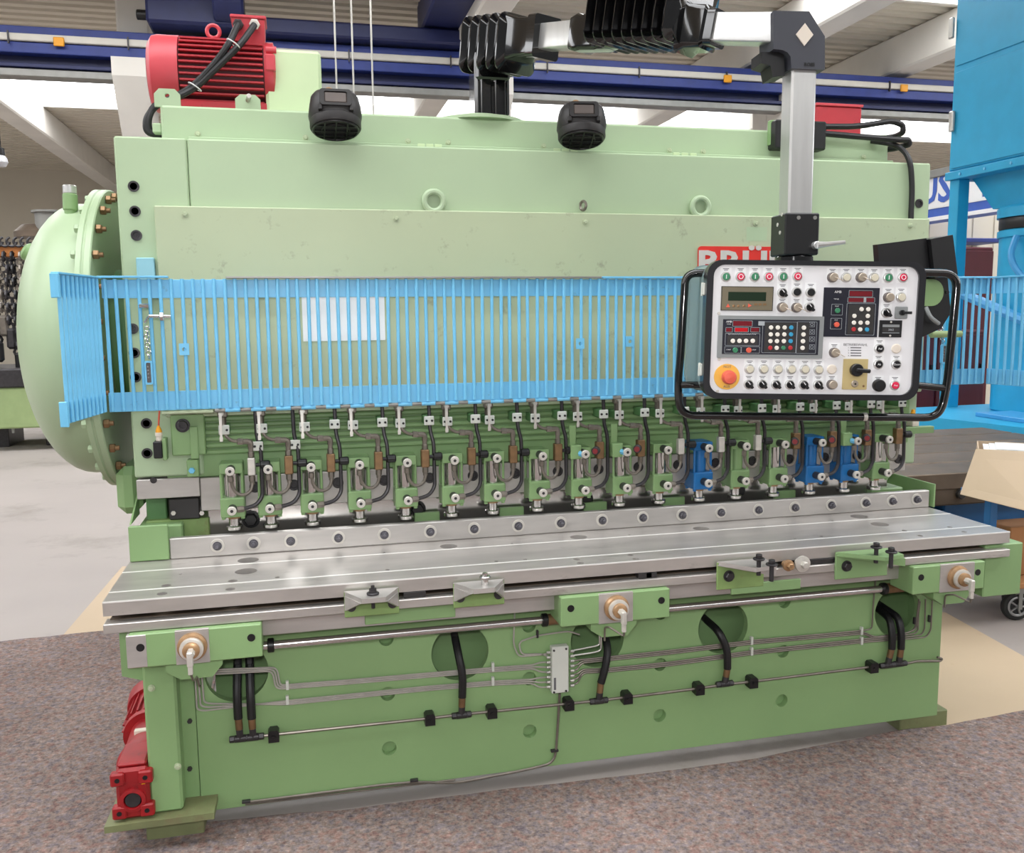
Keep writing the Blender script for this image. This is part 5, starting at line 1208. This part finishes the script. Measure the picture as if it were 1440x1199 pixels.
def print_at(s, px, py, size, par, y, m='white'):
    q = PC(px, py, F0); lettering('lettering', s, size, m, Matrix.Translation((q.x, y-.0004, q.z)), par, True, ext=.0002)
print_at('START', 1023.6, 491.4, .0048, o, K); print_at('STOP', 1059.3, 491.6, .0048, o, K)
print_at('AMB', 1024.2, 452.2, .0085, o, K); print_at('TYP 82', 1023.8, 455.6, .004, o, K)
outline('keypad_field', 1071.6, 452, 1118.5, 496.3, 'line_grey', K, o, .003); rect('key_mat', 1075, 453.5, 1116, 495.3, 'key_black', K, .0004, o, .001)
cols = [[1082.9, 1092.4, 1101.9, 1111.3], [1082.5, 1091.9, 1101.4, 1110.9], [1082, 1091.2, 1100.8, 1110.3], [1081.7, 1090.8, 1100.2, 1109.9]]
for r_, py in enumerate((460.3, 470, 479.4, 488.8)):
    for c_ in range(4):
        m = 'key_blue' if c_ == 3 and r_ < 3 else 'key_white'
        if r_ == 3: m = ['key_red', 'key_white', 'btn_green', 'key_red'][c_]
        dot('key', cols[r_][c_], py, .0064, m, K, .004, o)
outline('mode_field', 1119.5, 452, 1145.5, 497, 'line_grey', K, o, .003); rect('key_mat', 1121.5, 453.6, 1135.5, 495.5, 'key_black', K, .0004, o, .001)
for py in (460.6, 470, 479.5, 488.9): dot('key', 1129-(py-460)*.07, py, .0066, 'key_white', K, .004, o)
for k, py in enumerate((456, 466.5, 476.5, 487.5)):
    outline('mode_symbol', 1137, py-3.4, 1144, py+3.6, 'line_grey', K, o, .0008); q = PC(1140.3, py, F0); S('mode_symbol', MB().torus((q.x, K-.0004, q.z), (0, 1, 0), .004, .0006, n=14, k=4), 'line_grey', o)
rect('mode_print', 1065.5, 451.5, 1074, 457.5, 'line_grey', K, .0003, o, .0008)
for px, py in ((1010.8, 440.3), (1011.3, 504.8), (1008.8, 549.8)): dot('panel_screw', px, py, .0048, 'nickel', F0, .003, FP)
# tall keypad (right)
o = rect('gauge_controller', 1158.6, 404, 1232.6, 474, 'navy_panel', F0, .003, r=.001); K = F0-.003
# it leans with the panel; fields
rect('display', 1194.5, 409.2, 1225.5, 416.6, 'disp_red', K, .0006, o, .001); outline('display_outline', 1193.4, 408, 1226.6, 417.8, 'line_grey', K, o, .0024)
rect('display', 1193, 419, 1213.5, 424.6, 'disp_red', K, .0006, o, .001); rect('display', 1218, 419, 1228, 424.6, 'disp_red', K, .0006, o, .001); outline('display_outline', 1191.6, 417.8, 1229.5, 425.6, 'line_grey', K, o, .002)
rect('display_divider', 1214.2, 418, 1217.2, 425, 'line_grey', K, .0006, o, .0002)
outline('keypad_field', 1190.5, 426.3, 1228.5, 471.3, 'line_grey', K, o, .003); rect('key_mat', 1193, 428.3, 1226.8, 469.6, 'key_black', K, .0004, o, .001)
for px, py, m in ((1210.8, 434.7, 'key_white'), (1220.2, 434.7, 'key_white'), (1200.6, 444.1, 'key_white'), (1219.5, 444.2, 'key_white'), (1200, 453.6, 'key_white'), (1209.4, 453.6, 'key_white'), (1218.9, 453.7, 'key_white'), (1199.7, 462.8, 'key_red'), (1208.8, 463, 'key_white'), (1218.3, 463.2, 'key_blue')):
    dot('key', px, py, .0064, m, K, .004, o)
for py, m, s_ in ((436.6, 'btn_green', 'START'), (456.2, 'key_red', 'STOP')):
    dx = -(py-436)*.06
    outline('key_frame', 1169+dx, py-9.2, 1184+dx, py+6.6, 'line_grey', K, o, .002); dot('key', 1177+dx, py, .0078, m if m != 'key_red' else 'btn_orange', K, .005, o); print_at(s_, 1176.5+dx, py-6.2, .0042, o, K)
print_at('AMB', 1178, 410.5, .0105, o, K); print_at('TYP 82', 1175.5, 420.5, .0052, o, K)
# counter
o = rect('hour_counter', 1236.8, 450, 1266.6, 474.2, 'black', F0, .004, r=.0008); K = F0-.004
rect('counter_strip', 1240.5, 456, 1264, 460, 'frame_grey', K, .0006, o, .0003); rect('counter_window', 1240.5, 460.5, 1264, 467, 'key_black', K, .0008, o, .0003); rect('counter_strip', 1240, 467.4, 1263.8, 468.4, 'line_grey', K, .0006, o, .0002)
print_at('3862', 1252, 463.6, .0085, o, K-.0008, 'line_grey'); dot('screw', 1252.3, 452.6, .003, 'nickel', K, .0015, o); dot('screw', 1251, 471.8, .003, 'nickel', K, .0015, o)
# operating mode text and rotary switch
q = PC(1203, 484.7, F0); lettering('lettering', 'BETRIEBSWAHL', .0105, 'print_dark', Matrix.Translation((q.x, F0-.0003, q.z)), FP, True, ext=.0002)
for k, s_ in enumerate(('1-', '2-', '3-', '4-')):
    q = PC(1193.5, 488.8+k*3.7, F0); lettering('lettering', s_, .0062, 'print_dark', Matrix.Translation((q.x, F0-.0003, q.z)), FP, True, ext=.0002)
    rect('text_line', 1196, 488+k*3.7, 1211, 489.6+k*3.7, 'print_dark', F0, .0003, FP, .0002)
o = rect('mode_switch', 1186, 504.3, 1217.8, 547.6, 'beige_plate', F0, .004, r=.002); K = F0-.004
q = PC(1202.6, 519.8, F0); S('rotary_knob', MB().lathe([(.019, 0), (.019, .014), (.017, .016), (0, .016)], (q.x, K, q.z), (0, -1, 0), 28).merge(MB().box(-.006, .037, -.012, 0, -.006, .006, .003).xf(Matrix.Translation((q.x, K-.014, q.z)) @ Matrix.Rotation(math.radians(4), 4, 'Y'))), 'black', o)
dot('lock', 1200.9, 539.2, .0105, 'key_metal', K, .005, o); dot('lock_slot', 1201.2, 539.4, .003, 'black', K-.005, .001, o); dot('screw', 1213.5, 542.5, .0035, 'bronze', K, .001, o)
# handle frame round the console
HYd = .10
def hc(px, py): q = PC(px, py, HYd); return V3(q.x, HYd, q.z)
S('handle_frame', MB().tube([hc(998, 384), hc(964, 384), hc(957, 500), hc(953, 540), hc(956, 584), hc(1140, 586), hc(1322, 587), hc(1332, 540), hc(1347, 384), hc(1290, 383)], .0125, n=12, fil=.05, seg=7), 'black_gloss')
for a, b in (((956, 541), (996, 541)), ((1284, 541), (1334, 546))): S('handle_stay', MB().cyl(hc(*a), hc(*b), .011, n=12), 'black_gloss')
q = hc(1216, 586); S('frame_collar', MB().cyl(q+V3(-.006, 0, 0), q+V3(.006, 0, 0), .0135, n=14), 'nickel')
# column and arm
tA = PC(1120, 330, .13); colx = tA.x; coly = .13
def W(x, y, z): return CM @ V3(x, y, z)
colw = W(colx, coly, 0)
ARM = thing('swing_arm', 'swivelling black and silver boxed arm with bellows joints carrying the console', 'arm', (PY(672, 165, 3.72).x, 3.72, zl1+.03))
R0 = Matrix.Translation(colw) @ Matrix.Rotation(-math.radians(7), 4, 'Z')
R0I = R0.inverted()
def PA(px, py, y=0.0):
    o = R0I @ CAM; v = R0I.to_3x3() @ ray(px, py); return o + v*((y-o.y)/v.y)
HW = .039
ztopc = PA(1125, 98, -HW).z; zbotc = PA(1118, 300, -HW).z; zcon = (CM @ V3(colx, coly, bz1_)).z - R0.translation.z
Sa = lambda nm, m, mt, par=ARM: obj(nm, m.xf(R0), mt, par)
Sa('column', MB().box(-HW, HW, -HW, HW, zbotc-.05, ztopc+.03, .006), 'alu')
sw = .055
so = Sa('column_socket', MB().box(-sw, sw, -sw, sw, zcon+.022, zbotc, .004), 'black')
Sa('swivel_disc', MB().cyl((0, 0, zcon-.006), (0, 0, zcon+.022), .058, n=32, c=.004), 'black_gloss')
for px, py in ((1123, 306), (1146, 306)):
    p = PA(px, py, -sw); obj('socket_screw', MB().cyl((p.x, -sw, p.z), (p.x, -sw-.002, p.z), .006, n=12).xf(R0), 'galv', so)
for py, y in ((303, -.03), (316, .0), (328, -.02)):
    p = PA(1097, py, 0); obj('set_screw', MB().cyl((-sw, y, p.z), (-sw-.002, y, p.z), .006, n=12).xf(R0), 'nickel', so)
p = PA(1146, 345, -sw); Sa('clamp_lever', MB().cyl((p.x, -sw+.005, p.z), (p.x, -sw-.02, p.z), .012, n=14, c=.002).tube([(p.x, -sw-.016, p.z), (p.x+.03, -sw-.02, p.z+.002), (p.x+.085, -sw-.022, p.z+.008)], [.011, .008, .006], n=10), 'alu')
ep = lambda px, py: (PA(px, py, -.055).x, PA(px, py, -.055).z)
el = Sa('elbow', MB().prism([ep(1088, 15), ep(1138, 16), ep(1160, 51), ep(1160, 98), ep(1113, 96), ep(1112, 80), ep(1108, 74), ep(1100, 70), ep(1088, 69)], (0, -.055, 0), (1, 0, 0), (0, 0, 1), (0, .11, 0)), 'elbow_grey')
x, z = ep(1131, 49); r_ = .027
obj('diamond_plate', MB().prism([(x-r_, z), (x, z-r_*1.2), (x+r_, z), (x, z+r_*1.2)], (0, -.0555, 0), (1, 0, 0), (0, 0, 1), (0, -.003, 0)).xf(R0), 'cap_beige', el)
x, z = ep(1138, 91); lettering('lettering', 'ROSE', .014, 'black', R0 @ Matrix.Translation((x, -.0555, z)), el, bold=.0006, ext=.0008)
x, z = ep(1098, 72); obj('elbow_shoe', MB().prism([(x-.05, z+.004), (x+.02, z+.004), (x+.026, z-.062), (x-.012, z-.068), (x-.02, z-.035), (x-.05, z-.028)], (0, -.03, 0), (1, 0, 0), (0, 0, 1), (0, .08, 0)).xf(R0), 'black', el)
E0 = R0 @ V3(PA(1088, 42, 0).x, 0, (PA(1088, 16, -.04).z+PA(1088, 55, -.04).z)/2)
J2 = PD(915, 40, 2.98); J1 = PY(690, 60, 3.70)
def proj(p): q = p-CAM; return 720+FPX*q.dot(_r2)/q.dot(_f)
def on(A, B, px):
    lo, hi = -.6, 1.6; s_ = 1 if proj(B) > proj(A) else -1
    for _ in range(50):
        mid = (lo+hi)/2
        if (proj(A.lerp(B, mid))-px)*s_ < 0: lo = mid
        else: hi = mid
    return A.lerp(B, lo)
def boxbeam(m, A, B, sizes, r=.25, n=5):      # loft of rounded rectangles along A-B: sizes = [(t, half width, half height, sag)]
    d = (B-A).normalized(); s_ = d.cross(V3(0, 0, 1)).normalized(); u = s_.cross(d); rings = []
    for t, hw, hh, dz in sizes:
        c = A.lerp(B, t)+u*dz; poly = rrect(-hw, hw, -hh, hh, min(hw, hh)*r, n); rings.append([c+s_*a+u*b for a, b in poly])
    k = len(rings[0]); base = len(m.v)
    for rg in rings: m.v += [tuple(p) for p in rg]
    for i in range(len(rings)-1):
        for j in range(k): m.f.append((base+i*k+j, base+i*k+(j+1) % k, base+(i+1)*k+(j+1) % k, base+(i+1)*k+j))
    m.f.append(tuple(base+j for j in range(k))[::-1]); m.f.append(tuple(base+(len(rings)-1)*k+j for j in range(k))); return m
def bellows(A, B, nr, hw0, hh0, hw1, hh1, sag=0):
    sz = [(0, hw0*.8, hh0*.8, 0)]
    for i in range(nr):
        sz += [((i+.18)/nr, hw0, hh0, sag), ((i+.45)/nr, hw1, hh1, sag*1.6), ((i+.55)/nr, hw1, hh1, sag*1.6), ((i+.82)/nr, hw0, hh0, sag)]
    sz.append((1, hw0*.8, hh0*.8, 0)); return boxbeam(MB(), A, B, sz, .35)
bs = MB(); b0 = V3(PY(688, 150, 3.72).x, 3.72, zl1+.03)
obj('base_post', MB().box(b0.x-.072, b0.x+.072, b0.y-.065, b0.y+.065, b0.z, J1.z-.04, .012).box(b0.x-.05, b0.x-.006, b0.y-.078, b0.y-.06, b0.z, J1.z-.14, .004).box(b0.x+.008, b0.x+.052, b0.y-.078, b0.y-.06, b0.z, J1.z-.14, .004).box(b0.x-.07, b0.x+.07, b0.y-.085, b0.y-.06, J1.z-.16, J1.z-.1, .01), 'black_gloss', ARM)
A, B = on(J1, J2, 670), on(J1, J2, 734)
obj('bellows', bellows(A, B, 5, .08, .08, .1, .108, -.01), 'black_gloss', ARM)
obj('sleeve', boxbeam(MB(), on(J1, J2, 728), on(J1, J2, 769), [(0, .08, .085, 0), (.35, .06, .07, 0), (.7, .058, .068, 0), (.75, .066, .076, 0), (1, .066, .076, 0)], .2), 'black_gloss', ARM)
obj('tube', boxbeam(MB(), on(J1, J2, 760), on(J1, J2, 826), [(0, .038, .045, 0), (1, .038, .045, 0)], .15), 'alu', ARM)
obj('sleeve', boxbeam(MB(), on(J1, J2, 813), on(J1, J2, 862), [(0, .046, .056, 0), (.2, .052, .064, 0), (.3, .048, .058, 0), (.75, .052, .062, 0), (1, .052, .06, .01)], .3), 'black_gloss', ARM)
obj('bellows', bellows(on(J1, J2, 852), on(J2, E0, 976), 9, .105, .07, .135, .105, .032), 'black_gloss', ARM)
obj('sleeve', boxbeam(MB(), on(J2, E0, 968), on(J2, E0, 1012), [(0, .07, .08, 0), (.2, .058, .066, 0), (.7, .056, .064, 0), (.76, .047, .054, 0), (1, .047, .054, 0)], .3), 'black_gloss', ARM)
obj('tube', boxbeam(MB(), on(J2, E0, 1004), E0+(E0-J2).normalized()*.02, [(0, .038, .043, 0), (1, .038, .043, 0)], .15), 'alu', ARM)
# ================================================================== BLACK HOODED HOUSING right of the console
YS_ = 2.98
hs_ = lambda px, py: (PY(px, py, YS_).x, PY(px, py, YS_).z)
p = PY(1320, 440, YS_)
HO = thing('hooded_housing', 'black hooded housing with a rounded green plate behind the console', 'housing', (p.x, YS_, p.z))
obj('hood', MB().prism([hs_(1309, 336), hs_(1340, 330), hs_(1347, 386), hs_(1315, 392)], (0, YS_, 0), (1, 0, 0), (0, 0, 1), (0, .12, 0)), 'black', HO)
obj('hood_flap', MB().prism([hs_(1239, 343), hs_(1308, 334), hs_(1313, 384), hs_(1241, 372)], (0, YS_+.02, 0), (1, 0, 0), (0, 0, 1), (0, .03, 0)), 'black', HO)
obj('shell', MB().prism([hs_(1262, 380), hs_(1345, 384), hs_(1350, 440), hs_(1336, 462), hs_(1310, 474), hs_(1262, 470)], (0, YS_+.05, 0), (1, 0, 0), (0, 0, 1), (0, .1, 0)), 'black', HO)
c_ = hs_(1320, 411); rr_ = hs_(1320, 392)[1]-c_[1]
poly = [(hs_(1280, 411)[0], c_[1]-rr_), (hs_(1280, 411)[0], c_[1]+rr_)]+[(c_[0]+rr_*math.sin(a), c_[1]+rr_*math.cos(a)) for a in [math.pi*k/12 for k in range(13)]]
obj('green_plate', MB().prism(poly, (0, YS_+.035, 0), (1, 0, 0), (0, 0, 1), (0, .012, 0)), 'green', HO)
p = PY(1331, 411, YS_+.034); obj('plate_screw', MB().cyl(p, p+V3(0, -.006, 0), .008, n=14), 'black', HO)
p = PY(1302, 432, YS_+.04); obj('grey_lead', MB().tube([p, PY(1308, 446, YS_+.02), PY(1320, 455, YS_+.03)], .008, fil=.03), 'frame_grey', HO)
obj('mounting_arm', MB().box(p.x-.02, p.x+.02, YS_+.1, 3.47, p.z-.02, p.z+.02, .004), 'black', HO)
a = PY(1308, 470, 3.2)
obj('mounting_tube', MB().cyl(a, a+V3(.15, 0, 0), .014, n=16, c=.004), 'bg_green', HO)
# ================================================================== top right: cables and red box
p0, p1 = PY(1150, 150, 3.95), PY(1203, 172, 3.95)
t = thing('red_terminal_box', 'small red box standing on the top ledge behind the console column', 'box', ((p0.x+p1.x)/2, 3.95, zl1))
obj('box_body', MB().box(PY(1140, 150, 3.95).x, p1.x, 3.9, 4.1, zl1+.001, p0.z-.006, .006), 'red', t); obj('lid', MB().box(PY(1139, 150, 3.95).x, p1.x+.004, 3.895, 4.105, p0.z-.006, p0.z+.006, .002), 'red_bright', t)
p0, p1 = PY(1082, 172, YE-.05), PY(1158, 212, YE-.05)
t = thing('junction_box', 'black junction box on a green backing plate behind the console column', 'box', ((p0.x+p1.x)/2, YE-.03, p1.z))
obj('backing_plate', MB().box(PY(1079, 172, YE).x, PY(1104, 172, YE).x, YE-.03, YE-.001, p1.z+.02, p0.z+.015, .003), 'green', t)
obj('box_body', MB().box(p0.x+.02, p1.x, YE-.07, YE-.002, p1.z, p0.z+.01, .006), 'black', t)
YV = YE-.03
def cab(name, pts, r, label):
    o = obj(name, MB().tube([PY(x, y, Y) for x, y, Y in pts], r, n=10, fil=.06, seg=6), 'rubber'); return tag(o, label, 'cable', 'black cables on the top ledge')
cab('power_cable', [(1150, 178, YV-.01), (1205, 178, YV), (1255, 170, YV), (1270, 176, YV), (1270, 186, YV), (1258, 193, YV+.08), (1225, 195, YV+.12)], .0125, 'black cable loop lying highest above the ledge behind the console column')
cab('power_cable', [(1150, 187, YV-.02), (1195, 191, YV-.04), (1255, 196, YV-.04), (1278, 197, YV-.04), (1279, 203, YV-.04), (1250, 211, YV+.05), (1225, 208, YV+.12)], .0125, 'lower black cable loop lying along the ledge behind the console column')
cab('power_cable', [(1225, 198, YV+.02), (1262, 203, YV-.02), (1280, 222, YF-.02), (1283, 262, YF-.016), (1281, 305, YF-.014), (1281, 330, YF-.014)], .0115, 'black cable hanging down the front of the upper beam beside the socket screw')
# ================================================================== GEAR MOTOR
YGm = 2.955
a, b = PY(158, 1100, YGm), PY(213, 1100, YGm)
gx0, gx1 = a.x, b.x; gz1 = PY(190, 1080, YGm).z; gz0 = .128
GM = thing('gear_motor', 'chipped red gear motor on the base plate beside the leg of the shear', 'gear motor', ((gx0+gx1)/2, YGm+.1, gz0))
gc = (gx0+gx1)/2; gw = gx1-gx0
obj('gearbox', MB().box(gx0+.008, gx1-.008, YGm, YGm+.17, gz0, gz1, .01), 'red_gear', GM)
for sx in (-1, 1):
    for z in (gz0+.03, gz1-.03):
        e = obj('mounting_lug', MB().box(gc+sx*gw*.36-.022, gc+sx*gw*.36+.022, YGm-.012, YGm+.02, z-.022, z+.022, .005), 'red_gear', GM)
        obj('lug_bore', MB().cyl((gc+sx*gw*.36, YGm-.013, z), (gc+sx*gw*.36, YGm-.0115, z), .008, n=12), 'black', e)
obj('shaft_boss', MB().lathe([(.04, 0), (.04, .01), (.028, .012), (.026, -.004), (0, -.004)], (gc, YGm, gz0+.068), (0, -1, 0), 28), 'red_gear', GM)
obj('shaft_end', MB().cyl((gc, YGm-.003, gz0+.068), (gc, YGm-.006, gz0+.068), .024, n=20), 'black_steel', GM)
obj('yellow_plug', MB().hexa((gc+gw*.3, YGm-.001, gz1-.045), (gc+gw*.3, YGm-.008, gz1-.045), .01), 'plug_yellow', GM)
zc2 = gz0+.095
obj('top_cover', MB().box(gx0+.014, gx1-.014, YGm+.01, YGm+.16, gz1, gz1+.016, .006), 'red_gear', GM)
gd = V3(-.1, 1, 0)
gp = lambda y: V3(gc+.01-.1*(y-.165), YGm+y, zc2)
obj('bell_housing', MB().lathe([(.085, 0), (.09, .02), (.07, .12), (.062, .24), (.06, .27)], gp(.165), gd, 32), 'red_gear', GM)
obj('name_strip', MB().box(-.035, .05, -.012, .012, 0, .075, .002).xf(Matrix.Translation(gp(.3))), 'cap_beige', GM)
obj('flange', MB().lathe([(.085, 0), (.085, .03), (.07, .035)], gp(.42), gd, 32), 'red_gear', GM)
mm = MB().cyl(gp(.45), gp(.66), .072, n=32)
for k in range(20):
    an = 2*math.pi*k/20; mm.merge(MB().box(-.003, .003, YGm+.46, YGm+.65, .068, .084).xf(Matrix.Translation((gp(.55).x, 0, zc2)) @ Matrix.Rotation(an, 4, 'Y')))
obj('finned_body', mm, 'red_gear', GM)
obj('fan_cowl', MB().lathe([(.085, 0), (.088, .01), (.088, .09), (.07, .1), (0, .1)], gp(.655), gd, 32), 'red_gear', GM)
for y in (.25, .5): obj('foot', MB().box(gp(y).x-.05, gp(y).x+.05, YGm+y, YGm+y+.05, .011, zc2-.05, .003), 'green_worn', GM)
